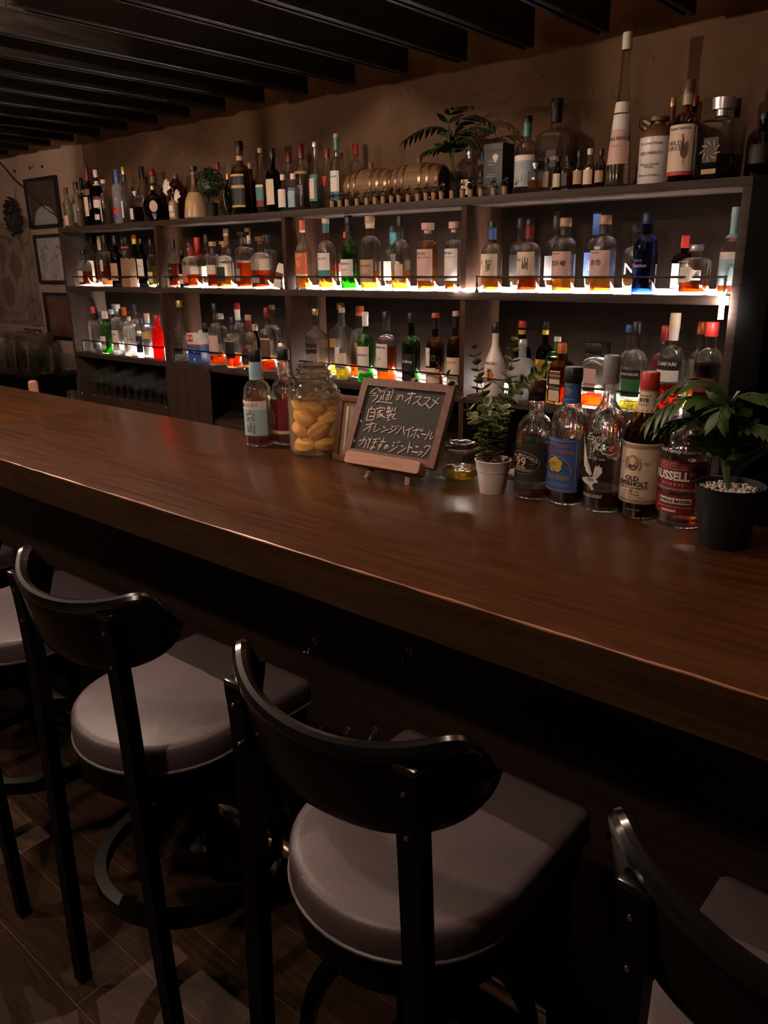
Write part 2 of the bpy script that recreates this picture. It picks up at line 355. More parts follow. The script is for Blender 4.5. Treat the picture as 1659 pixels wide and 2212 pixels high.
m.add([(x, y0, z) for x, z in prof] + [(x, y1, z) for x, z in prof], [(i, (i + 1) % n, (i + 1) % n + n, i + n) for i in range(n)] + [tuple(range(n)), tuple(range(n, 2 * n))])
rme = m.mesh('rafter', M_RAFT, 20)
rx = [-1.139 - .3096 * i for i in range(21)] + [-1.139 + .3096 * i for i in range(1, 9)]
for x in sorted(rx): ob('rafter', rme, ce, (x - wd / 2 - (XL + XR) / 2, -(YF + YB) / 2, 2.352 - ZC))
for yy in (-1.4, .7): ob('cross_beam', bx('cross_beam', XL, XR, -.05, .05, 0, .09, M_RAFT).data, ce, (0, yy - (YF + YB) / 2, 2.557 - ZC))
for o in [o for o in COL.objects if o.name.startswith('cross_beam') and o.parent is None]: bpy.data.objects.remove(o)
# ---- bar
bar = thing('bar_counter', 'long lacquered dark wood bar counter running across the room', 'bar counter', (-2, 1.29, 0))
def rel(o, r): o.location = Vector(o.location) - Vector(r.location); return o
BT = 1.051
for x0, x1 in ((-7.2, -2.78), (-2.778, 1.6)):
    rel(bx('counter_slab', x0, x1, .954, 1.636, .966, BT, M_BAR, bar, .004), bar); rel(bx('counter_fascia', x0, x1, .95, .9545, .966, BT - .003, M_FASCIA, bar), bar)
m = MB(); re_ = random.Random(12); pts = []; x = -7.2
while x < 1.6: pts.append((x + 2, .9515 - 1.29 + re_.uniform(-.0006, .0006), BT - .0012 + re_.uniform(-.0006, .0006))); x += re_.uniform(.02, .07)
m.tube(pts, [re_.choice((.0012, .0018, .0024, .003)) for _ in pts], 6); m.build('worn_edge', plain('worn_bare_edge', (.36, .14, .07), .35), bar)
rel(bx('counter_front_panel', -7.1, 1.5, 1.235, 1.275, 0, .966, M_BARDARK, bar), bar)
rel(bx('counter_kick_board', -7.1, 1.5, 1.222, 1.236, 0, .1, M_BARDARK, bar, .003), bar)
rel(bx('work_top', -7.0, 1.5, 1.28, 2.02, .80, .83, plain('work_top_steel', (.05, .045, .04), .4, .5), bar), bar)
rel(bx('counter_back_panel', -7.0, 1.5, 1.95, 1.98, 0, .80, M_BLACK, bar), bar)
# ---- foot rail
fr = thing('foot_rail', 'polished metal foot rail on floor brackets in front of the bar', 'foot rail', (-2, 1.05, 0))
m = MB(); m.tube([(-5, 0, .19), (3.4, 0, .19)], .019, 14); m.build('rail_pipe', M_BRASS, fr)
for i in range(7):
    x = -.697 - .891 * (i - 1) + 2
    m = MB(); m.lathe([(.02, -.022), (.026, -.02), (.026, .02), (.02, .022)], 14)
    jt = MB(); jt.add([(z, y, xx) for xx, y, z in m.v], m.f); jt.build('rail_joint', M_BRASS, fr, loc=(x, 0, .19))
    m = MB(); m.tube([(0, 0, .0), (0, 0, .175)], .008, 10); m.build('rail_bracket', M_DARKSTEEL, fr, loc=(x, 0, 0))
    m = MB(); m.lathe([(.032, 0), (.032, .004), (.012, .01), (.01, .03)], 16); m.build('rail_flange', M_STEEL, fr, loc=(x, 0, 0))
for i, (px, py) in enumerate(((675, 1387), (880, 1407), (690, 1583), (745, 1583), (805, 1583))):
    P = at_y(px, py, 1.225)
    h = thing('bag_hook', f'small steel bag hook under the counter, {["leftmost", "second", "third", "fourth", "rightmost"][i]} of five', 'hook', (P.x, 1.235, P.z - .02), 0, 'hooks under the bar counter')
    m = MB(); m.lathe([(.011, 0), (.011, .003), (.004, .004)], 12); a = MB(); a.add([(x, -z, y + .02) for x, y, z in m.v], m.f); a.build('hook_plate', M_STEEL, h)
    m = MB(); m.tube(smooth_path([(0, -.002, .02), (0, -.02, .01), (0, -.03, -.005), (0, -.04, .005)], 4), .003, 6); m.build('hook_arm', M_STEEL, h)
# ================================================================== BACK BAR SHELF
SY, SB = 2.85, 3.125
ZT, ZU, ZL = 1.82, 1.445, 1.006
sh = thing('back_bar_shelf', 'long stained wood back bar shelf with four bays of bottles', 'shelf', (-3.04, 2.98, 0))
def sbx(name, *a, **k): return rel(bx(name, *a, sh, **k), sh)
X0, X1 = -5.252, -.844
sbx('top_board', X0, X1, SY, SB + .012, ZT - .03, ZT, M_SHELF, b=.002)
sbx('middle_board', X0 + .03, X1 - .03, SY, SB, ZU - .03, ZU, M_SHELF, b=.002)
sbx('lower_board', X0 + .03, X1 - .03, SY, SB, ZL - .03, ZL, M_SHELF, b=.002)
sbx('base_board', X0 + .03, X1 - .03, SY, SB, .66, .69, M_SHELF, b=.002)
sbx('side_panel', X0, X0 + .03, SY, SB, 0, ZT - .03, M_SHELF, b=.002)
sbx('side_panel', X1 - .03, X1, SY, SB, 0, ZT - .03, M_SHELF, b=.002)
DIV = [-4.155, -3.06, -1.97]
for x in DIV:
    sbx('divider', x - .013, x + .013, SY + .004, SB, ZU, ZT - .03, M_SHELFBACK)
    sbx('divider', x - .013, x + .013, SY + .004, SB, ZL, ZU - .03, M_SHELFBACK)
    sbx('divider', x - .013, x + .013, SY + .004, SB, .69, ZL - .03, M_SHELFBACK)
sbx('back_panel', X0 + .03, X1 - .03, SB, SB + .012, .02, ZT - .03, M_BACKPANEL)
sbx('lower_front', X0 + .03, X1 - .03, SY + .02, SY + .035, 0, .66, M_BLACK)
sc_ = thing('side_cabinet', 'black upright cabinet against the right end of the shelf', 'cabinet', (-.797, 2.99, 0))
rel(bx('cabinet_body', -.8435, -.752, 2.845, SB, .06, ZT - .02, M_BLACK, sc_, b=.003), sc_)
rel(bx('cabinet_top', -.8435, -.75, 2.84, SB, ZT - .02, ZT, M_BLACK, sc_, b=.002), sc_)
rel(bx('cabinet_plinth', -.8435, -.756, 2.86, SB, 0, .06, M_BLACK, sc_), sc_)
# ---- gallery rails
def rail(x0, x1, z, label):
    t = thing('shelf_rail', label, 'rail', ((x0 + x1) / 2, SY + .012, z), 0, 'thin guard rails on the shelf fronts')
    L2 = (x1 - x0) / 2; h = .062 if z > 1.2 else .083
    m = MB(); m.tube([(-L2, 0, h), (L2, 0, h)], .0042, 8); m.build('rail_bar', M_DARKSTEEL, t)
    for s in (-1, 1):
        m = MB(); m.lathe([(.011, 0), (.011, .004), (.006, .009), (.004, .02), (.006, .03), (.0035, .04), (.0035, h - .008), (.007, h), (.0, h + .008)], 12)
        m.build('rail_post', M_DARKSTEEL, t, loc=(s * L2, 0, 0))
for z, nm, spans in ((ZU, 'upper', ((-5.15, -4.19), (-4.10, -3.10), (-2.985, -2.0), (-1.905, -.9))), (ZL, 'lower', ((-5.135, -4.19), (-4.085, -3.1), (-2.99, -1.99), (-1.89, -.9)))):
    for (a, b), bay in zip(spans, ('leftmost', 'second', 'third', 'rightmost')): rail(a, b, z, f'thin dark metal guard rail across {nm} {bay} bay')
# ---- LED strips
def led(name, label, pts, s):
    t = thing(name, label, 'light strip', pts[0], 0, 'white light strips on the shelf boards')
    P = [Vector(p) - Vector(pts[0]) for p in pts]
    m = MB(); m.tube(P, .009, 8); m.build('strip_light', emit(f'led_white_{s:.0f}', (1.0, .84, .74), s), t)
    m = MB(); m.tube([p + Vector((0, .01, 0)) for p in P], .004, 6); m.build('strip_base', paint('w'), t)
LY = 2.974
led('light_strip', 'bright white light strip in upper rightmost bay, its end hanging down', [(-1.925, LY, ZU + .0095), (-.93, LY, ZU + .0095), (-.895, SY - .012, ZU + .005), (-.893, SY - .014, ZU - .075)], LED_STRENGTH)
led('light_strip', 'bright white light strip behind bottles in upper third bay', [(-3.03, LY, ZU + .0095), (-2.015, LY, ZU + .0095)], LED_STRENGTH)
led('light_strip', 'short loop of light strip around the divider right of upper third bay', [(-2.01, LY, ZU + .0095), (-2.0, SY - .012, ZU + .01), (-1.94, SY - .012, ZU + .01), (-1.93, LY, ZU + .0095)], LED_STRENGTH * .3)
led('light_strip', 'light strip behind bottles in upper leftmost bay', [(-5.19, LY, ZU + .0095), (-4.18, LY, ZU + .0095)], LED_STRENGTH * .25)
led('light_strip', 'light strip behind bottles in upper second bay', [(-4.13, LY, ZU + .0095), (-3.09, LY, ZU + .0095)], LED_STRENGTH * .7)
LZ = 3.102
led('light_strip', 'light strip behind bottles in lower leftmost bay', [(-5.19, LZ, ZL + .02), (-4.18, LZ, ZL + .02)], LED_STRENGTH * 1.8)
led('light_strip', 'light strip behind bottles in lower second bay', [(-4.13, LZ, ZL + .02), (-3.09, LZ, ZL + .02)], LED_STRENGTH * .8)
led('light_strip', 'light strip behind bottles in lower third bay', [(-3.03, LZ, ZL + .02), (-2.0, LZ, ZL + .02)], LED_STRENGTH)
led('light_strip', 'light strip behind bottles in lower rightmost bay', [(-1.94, LZ, ZL + .02), (-.9, LZ, ZL + .02)], LED_STRENGTH)
# ================================================================== STOOLS
def make_stool():
    t = thing('bar_stool', '-', 'bar stool', (0, 0, 0))
    def outline(sx, sy, n=10):
        pts = []
        hw, fr_, rd = .192 * sx, .21 * sy, .014
        for a0, cx_, cy_ in ((0, hw - rd, fr_ - rd), (90, -hw + rd, fr_ - rd)):
            for k in range(5):
                a = math.radians(a0 + 90 * k / 4); pts.append((cx_ + rd * math.cos(a), cy_ + rd * math.sin(a)))
        cyc = -.03
        for k in range(0, 25):
            a = math.radians(180 + 180 * k / 24)
            pts.append((hw * math.cos(a), cyc + (.18 * sy) * math.sin(a)))
        return pts
    m = MB(); rings = [(.99, .668), (1.0, .675), (1.0, .706), (.993, .715), (.972, .7205), (.91, .7235), (.5, .7255), (.2, .726)]
    base = outline(1, 1); n = len(base); vs = []; fs = []
    for s_, z in rings: vs += [(x * s_, (y - .0) * s_, z) for x, y in base]
    for k in range(len(rings) - 1): fs += [(k * n + i, k * n + (i + 1) % n, (k + 1) * n + (i + 1) % n, (k + 1) * n + i) for i in range(n)]
    fs += [tuple(range(n))[::-1], tuple((len(rings) - 1) * n + i for i in range(n))]
    m.add(vs, fs); seat = m.build('seat', M_LEATHER, t, 60)
    m = MB(); m.tube([(x * 1.003, y * 1.003, .67) for x, y in base + base[:1]], .0035, 6, cap=False); m.build('piping', M_LEATHER, seat)
    m = MB(); m.prism([(x * .965, y * .965) for x, y in base], .60, .667); m.build('seat_frame', M_LEGBLACK, t)
    # backrest: curved band with rounded ends
    m = MB(); NS, NT = 36, 9; hw = .213; vs = []; fs = []
    def bp(u, v, off):
        a = u * 1.0; x = hw * math.sin(a * 1.12) / math.sin(1.12)
        y = -.238 + .105 * (1 - math.cos(a * 1.12)) / (1 - math.cos(1.12))
        u = math.sin(u * math.pi / 2); a = u; x = hw * math.sin(a * 1.12) / math.sin(1.12); y = -.238 + .105 * (1 - math.cos(a * 1.12)) / (1 - math.cos(1.12)); q = abs(u); e = max(0, (q - .74) / .26); e2 = max(0, (q - .3) / .7); zt_ = 1.025 + .04 * q * q - .07 * (1 - math.sqrt(max(0, 1 - e * e))); zb_ = .9 + .088 * (1 - math.sqrt(max(0, 1 - e2 * e2))); zc = (zt_ + zb_) / 2; hh = (zt_ - zb_) / 2
        lean = -.012 * v
        return (x * (1 + off * .05), y - off + lean, zc + hh * v)
    th = .011
    for side in (0, 1):
        for i in range(NS + 1):
            u = -1 + 2 * i / NS
            for k in range(NT):
                v = -1 + 2 * k / (NT - 1); rim = th * math.sqrt(max(.12, 1 - abs(v) ** 6))
                vs.append(bp(u, v, rim if side else -rim))
    S = (NS + 1) * NT
    for i in range(NS):
        for k in range(NT - 1):
            a = i * NT + k; fs += [(a, a + 1, a + NT + 1, a + NT), (S + a, S + a + NT, S + a + NT + 1, S + a + 1)]
        a = i * NT; fs.append((a, a + NT, S + a + NT, S + a)); a += NT - 1; fs.append((a, S + a, S + a + NT, a + NT))
    for k in range(NT - 1):
        a = k; fs.append((a, S + a, S + a + 1, a + 1)); a = NS * NT + k; fs.append((a, a + 1, S + a + 1, S + a))
    m.add(vs, fs); m.build('backrest', M_BLACKWOOD, t, 50)
    m = MB(); m.tube([Vector(bp(.8 * (-1 + 2 * i / 40), 1, 0)) + Vector((0, 0, -.004)) for i in range(41)], [.0125 * min(1, .4 + .15 * min(i, 40 - i)) for i in range(41)], 10); m.build('backrest_rim', M_RIM, t)
    for s_ in (-1, 1):
        m = MB()
        path = [(s_ * .185, -.205, 0), (s_ * .172, -.207, .3), (s_ * .16, -.207, .62), (s_ * .154, -.206, .78), (s_ * .151, -.21, .94), (s_ * .151, -.216, 1.02)]
        P = smooth_path(path, 4); vs = []; fs = []
        for k, p in enumerate(P):
            wx = .0165; wy = .013
            if k == len(P) - 1: wy = .012
            for a, b in ((-wx, -wy), (wx, -wy), (wx, wy), (-wx, wy)): vs.append((p.x + a, p.y + b, p.z))
        for k in range(len(P) - 1):
            for i in range(4): fs.append((k * 4 + i, k * 4 + (i + 1) % 4, k * 4 + 4 + (i + 1) % 4, k * 4 + 4 + i))
        fs += [(3, 2, 1, 0), tuple(len(P) * 4 - 4 + i for i in range(4))]
        m.add(vs, fs); lg = m.build('rear_leg', M_LEGBLACK, t, 50)
        m = MB(); m.cbox(-.017, .017, -.0125, .0125, 0, .009, .003); m.build('post_cap', M_RIM, lg, loc=(s_ * .151, -.2165, 1.017))
        for z in (.925, .99):
            m = MB(); m.lathe([(.0035, 0), (.003, .002), (0, .0022)], 8); a = MB()
            a.add([(x, -zz, y) for x, y, zz in m.v], m.f); a.build('screw', M_STEEL, lg, loc=(s_ * .151, -.2225 - (z - .925) * .08, z))
        m = MB(); path = [(s_ * .185, .19, 0), (s_ * .172, .178, .3), (s_ * .155, .165, .61)]
        P = smooth_path(path, 4); m.tube(P, [.02 + .006 * i / len(P) for i in range(len(P))], 4); m.build('front_leg', M_LEGBLACK, t, 50)
    m = MB(); R_ = .192; vs = []; fs = []; n = 40
    for i in range(n):
        a = 2 * math.pi * i / n
        for r_, z in ((R_ - .012, .305), (R_ + .012, .305), (R_ + .012, .338), (R_ - .012, .338)): vs.append((r_ * math.cos(a), -.005 + r_ * 1.0 * math.sin(a), z))
    for i in range(n):
        j = (i + 1) % n
        for k in range(4): fs.append((i * 4 + k, j * 4 + k, j * 4 + (k + 1) % 4, i * 4 + (k + 1) % 4))
    m.add(vs, fs); m.build('foot_ring', M_BLACKWOOD, t, 50)
    return t
stool = make_stool()
ST = [(-.627, .815, 0, 'black wooden bar stool with grey seat, front centre, whole backrest in view'),
      (-.045, .805, -.03, 'black wooden bar stool cut off by the right edge of the photo'),
      (-1.272, .818, .02, 'black wooden bar stool with grey seat, directly left of centre stool'),
      (-1.932, .818, .0, 'black wooden bar stool at the left edge, backrest out of view'),
      (-2.6, .815, .0, 'farthest black bar stool, only a corner of its seat showing')]
for i, (x, y, rz, lb) in enumerate(ST):
    o = stool if i == 0 else copy_tree(stool)
    o.location = (x, y, 0); o.rotation_euler = (0, 0, rz); o['label'] = lb; o['group'] = 'bar stools along the counter'
# ================================================================== BOTTLES
SHP = dict(w=(.56, .69, .34, 'r', 0), h=(.65, .75, .38, 'r', 0), v=(.58, .72, .4, 'c', 0), g=(.4, .74, .34, 'c', 0), q=(.62, .72, .38, 'r', 1), s=(.56, .7, .3, 'r', 0),
           m=(.55, .76, .42, 'c', 0), t=(.48, .76, .3, 'c', 0), Q=(.68, .78, .32, 'r', 1), J=(.6, .74, .34, 'c', 1), l=(.62, .74, .42, 'r', 0))
def profile(shape, capf):
    c0 = 1 - capf
    if shape == 'c':
        return [(.9, 0), (1, .015), (1, .05), (.93, .2), (.7, .45), (.5, .6), (.44, .66), (.38, .8), (.35, c0)], 0, .35
    if shape == 'bell':
        return [(.94, 0), (1, .02), (.98, .08), (.9, .22), (.8, .36), (.62, .47), (.38, .54), (.26, .6), (.2, .75), (.22, c0)], 0, .22
    if shape == 'o':
        pf = [(.45, 0), (.42, .06)]
        for k in range(1, 12):
            a = math.pi * k / 12 * .94 + .1; pf.append((max(.2, math.sin(a)), .06 + .36 * (1 - math.cos(a))))
        return pf + [(.17, .82), (.17, c0)], 2, .17
    if shape == 'jug':
        return [(.95, 0), (1, .02), (1, .66), (.98, .72), (.9, .78), (.7, .83), (.42, .87), (.36, c0)], 0, .36
    zs, zn, rn, ty, sq = SHP[shape]
    zn = min(zn, c0 - .03); zs = min(zs, zn - .06)
    pf = [(.86, 0), (.95, .008), (1, .03), (1, zs * .5), (1, zs)]
    for k in range(1, 7):
        t = k / 7; z = zs + (zn - zs) * t
        r = rn + (1 - rn) * (math.sqrt(max(0, 1 - t * t)) * .8 + .2 * (1 - t) if ty == 'r' else .5 + .5 * math.cos(math.pi * t))
        pf.append((r, z))
    pf += [(rn, zn), (rn * .96, (zn + c0) / 2), (rn, c0 - .012), (rn * 1.1, c0 - .01), (rn * 1.1, c0)]
    return pf, sq, rn
class Bot:
    def __init__(s, root, R, H, pf, sq, n): s.root, s.R, s.H, s.pf, s.sq, s.n = root, R, H, pf, sq, n
    def rz(s, z):
        f = z / s.H; p = s.pf
        if f <= p[0][1]: return p[0][0] * s.R
        for (r0, z0), (r1, z1) in zip(p, p[1:]):
            if z0 <= f <= z1: return s.R * (r0 + (r1 - r0) * ((f - z0) / max(1e-6, z1 - z0)))
        return p[-1][0] * s.R
    def xs(s, a, r):
        if s.sq == 0: return 1.0
        if s.sq == 2:
            d = .45; return d / math.sqrt((d * math.sin(a)) ** 2 + math.cos(a) ** 2) if r > .25 * s.R else 1.0
        t = min(1, max(0, (r / s.R - .5) / .45)); e = 2 + 6 * t
        return 1 / (abs(math.sin(a)) ** e + abs(math.cos(a)) ** e) ** (1 / e)
    def pt(s, x, z, off=.0012):
        r = s.rz(z); a = x / max(r, .004) if s.sq == 0 else math.atan2(x, s.R * (1 if s.sq == 1 else .6)); a = max(-3.0, min(3.0, a))
        q = r * s.xs(a, r) + off
        return (q * math.sin(a), -q * math.cos(a), z)
    def grid(s, name, fn, nu, nv, mat, parent=None):
        m = MB(); vs = []; fs = []
        for i in range(nu + 1):
            for k in range(nv + 1): vs.append(fn(i / nu, k / nv))
        for i in range(nu):
            for k in range(nv): a = i * (nv + 1) + k; fs.append((a, a + nv + 1, a + nv + 2, a + 1))
        m.add(vs, fs); return m.build(name, mat, parent or s.root, 80)
    def label(s, mat, z0, z1, hd, xo=0, off=.0012, name='label', parent=None):
        r = s.rz((z0 + z1) / 2 * s.H); w_ = math.radians(hd) * (r if s.sq == 0 else s.R * .8)
        return s.grid(name, lambda u, v: s.pt(xo + w_ * (2 * u - 1), (z0 + (z1 - z0) * v) * s.H, off), 12, 4, mat, parent)
    def disc(s, mat, xc, zc, rx, rz_, off=.002, name='emblem', parent=None, n=24):
        m = MB(); vs = [s.pt(xc, zc, off)]; fs = []
        for k in (1, 2):
            for i in range(n): a = 2 * math.pi * i / n; vs.append(s.pt(xc + rx * k / 2 * math.cos(a), zc + rz_ * k / 2 * math.sin(a), off))
        for i in range(n): j = (i + 1) % n; fs += [(0, 1 + i, 1 + j), (1 + i, 1 + n + i, 1 + n + j, 1 + j)]
        m.add(vs, fs); return m.build(name, mat, parent or s.root, 80)
    def poly(s, mat, pts, off=.0024, name='emblem', parent=None):
        m = MB(); m.add([s.pt(x, z, off) for x, z in pts], [tuple(range(len(pts)))]); return m.build(name, mat, parent or s.root, 80)
    def line(s, mat, pts, wd=.0008, off=.0022, name='printed_line', parent=None):
        m = MB(); m.tube([s.pt(x, z, off) for x, z in pts], wd, 4, flat=1); return m.build(name, mat, parent or s.root, 80)
    def text(s, parent, st, zf, size, col, xo=0, bold=0.0, sx=1.0, shear=0, off=.0022, arc=0.0):
        z0 = zf * s.H
        def mp(x, y): return s.pt(xo + x, z0 + y - arc * x * x, off)
        lettering(parent, st, size, paint(col), mp, bold, sx=sx, shear=shear)
def make_bottle(loc, R, H, shape, gcode, liq, capc, capf, sleeve=None, labels=(), texts=(), desc='', rz=0, n=20, group=None, wide=1.0, pfx=None, real=False):
    root = thing('bottle', desc, 'bottle', loc, rz, group)
    pf, sq, rn = pfx or profile(shape, capf)
    b = Bot(root, R, H, pf, sq, n)
    def lathe(name, pts, mat, par=root):
        m = MB(); vs = []; fs = []
        for (r, z) in pts:
            for i in range(n):
                a = 2 * math.pi * i / n; q = r * b.xs(a, r); vs.append((q * math.sin(a), -q * math.cos(a), z))
        for k in range(len(pts) - 1):
            for i in range(n): j = (i + 1) % n; fs.append((k * n + i, k * n + j, (k + 1) * n + j, (k + 1) * n + i))
        fs += [tuple(range(n))[::-1], tuple((len(pts) - 1) * n + i for i in range(n))]
        m.add(vs, fs); return m.build(name, mat, par, 40)
    if real:
        lathe('bottle_body', [(r * R, z * H) for r, z in pf] + [(max(r * R - .0026, .004), max(z * H, .007)) for r, z in pf[::-1]], real_glass('solid_' + GL[gcode][0], [v ** .5 for v in GL[gcode][1]] if gcode != 'c' else (.97, .98, .97), .66))
    else: lathe('bottle_body', [(r * R, z * H) for r, z in pf], glassm(gcode))
    if liq:
        k, fl = liq[0], float(liq[1:]); pts = [(r * R * .93, max(z * H, .012)) for r, z in pf if z < fl]
        pts.append((b.rz(fl * H) * .93, fl * H)); lathe('liquid', pts, liquid(k))
    c0 = (1 - capf) * H; rc = rn * R * 1.16
    if capc:
        kind = capc[0]; mt = metalm(kind) if kind in 'gs' else paint(kind, .4)
        if len(capc) > 1 and capc[1] == '*':   # broad stopper
            lathe('stopper', [(rn * R * .9, c0), (rn * R * .9, c0 + capf * H * .35), (rc * 1.35, c0 + capf * H * .36), (rc * 1.4, H * .995), (rc * 1.3, H)], mt)
        else:
            lathe('cap', [(rc, c0 - .004), (rc * 1.02, c0 + .002), (rc, H - .003), (rc * .9, H)], mt)
    if sleeve:
        k, f0, f1 = sleeve
        zz = [f0 + (f1 - f0) * i / 6 for i in range(7)]
        lathe('neck_sleeve', [(b.rz(z * H) + .0014, z * H) for z in zz], paint(k, .42))
    lab = []
    for (k, z0, z1, hd, *xo) in labels: lab.append(b.label(paint(k, .55), z0, z1, hd, (xo[0] if xo else 0) * R, .0012 + .0003 * len(lab)))
    for (st, zf, sz, k, *r) in texts:
        b.text(lab[0] if lab else root, st, zf, sz * R, k, (r[0] if r else 0) * R, r[1] if len(r) > 1 else .01, off=.0016 + .0003 * max(1, len(lab)))
    b.lab = lab
    return b
ROWZ = dict(T=(ZT, 2.912), t=(ZT, 3.055), U=(ZU, 2.912), u=(ZU, 3.04), L=(ZL, 2.925), l=(ZL, 3.04))
ORD = ['leftmost', 'second', 'third', 'fourth', 'fifth', 'sixth', 'seventh', 'eighth', 'ninth', 'tenth', 'eleventh', 'twelfth', 'thirteenth', 'fourteenth', 'fifteenth', 'sixteenth', 'seventeenth', 'eighteenth', 'nineteenth', 'twentieth', 'twenty-first', 'twenty-second', 'twenty-third', 'twenty-fourth', 'twenty-fifth', 'twenty-sixth', 'twenty-seventh', 'twenty-eighth', 'twenty-ninth', 'thirtieth']
W1 = [('c', .1, .42, 55)]
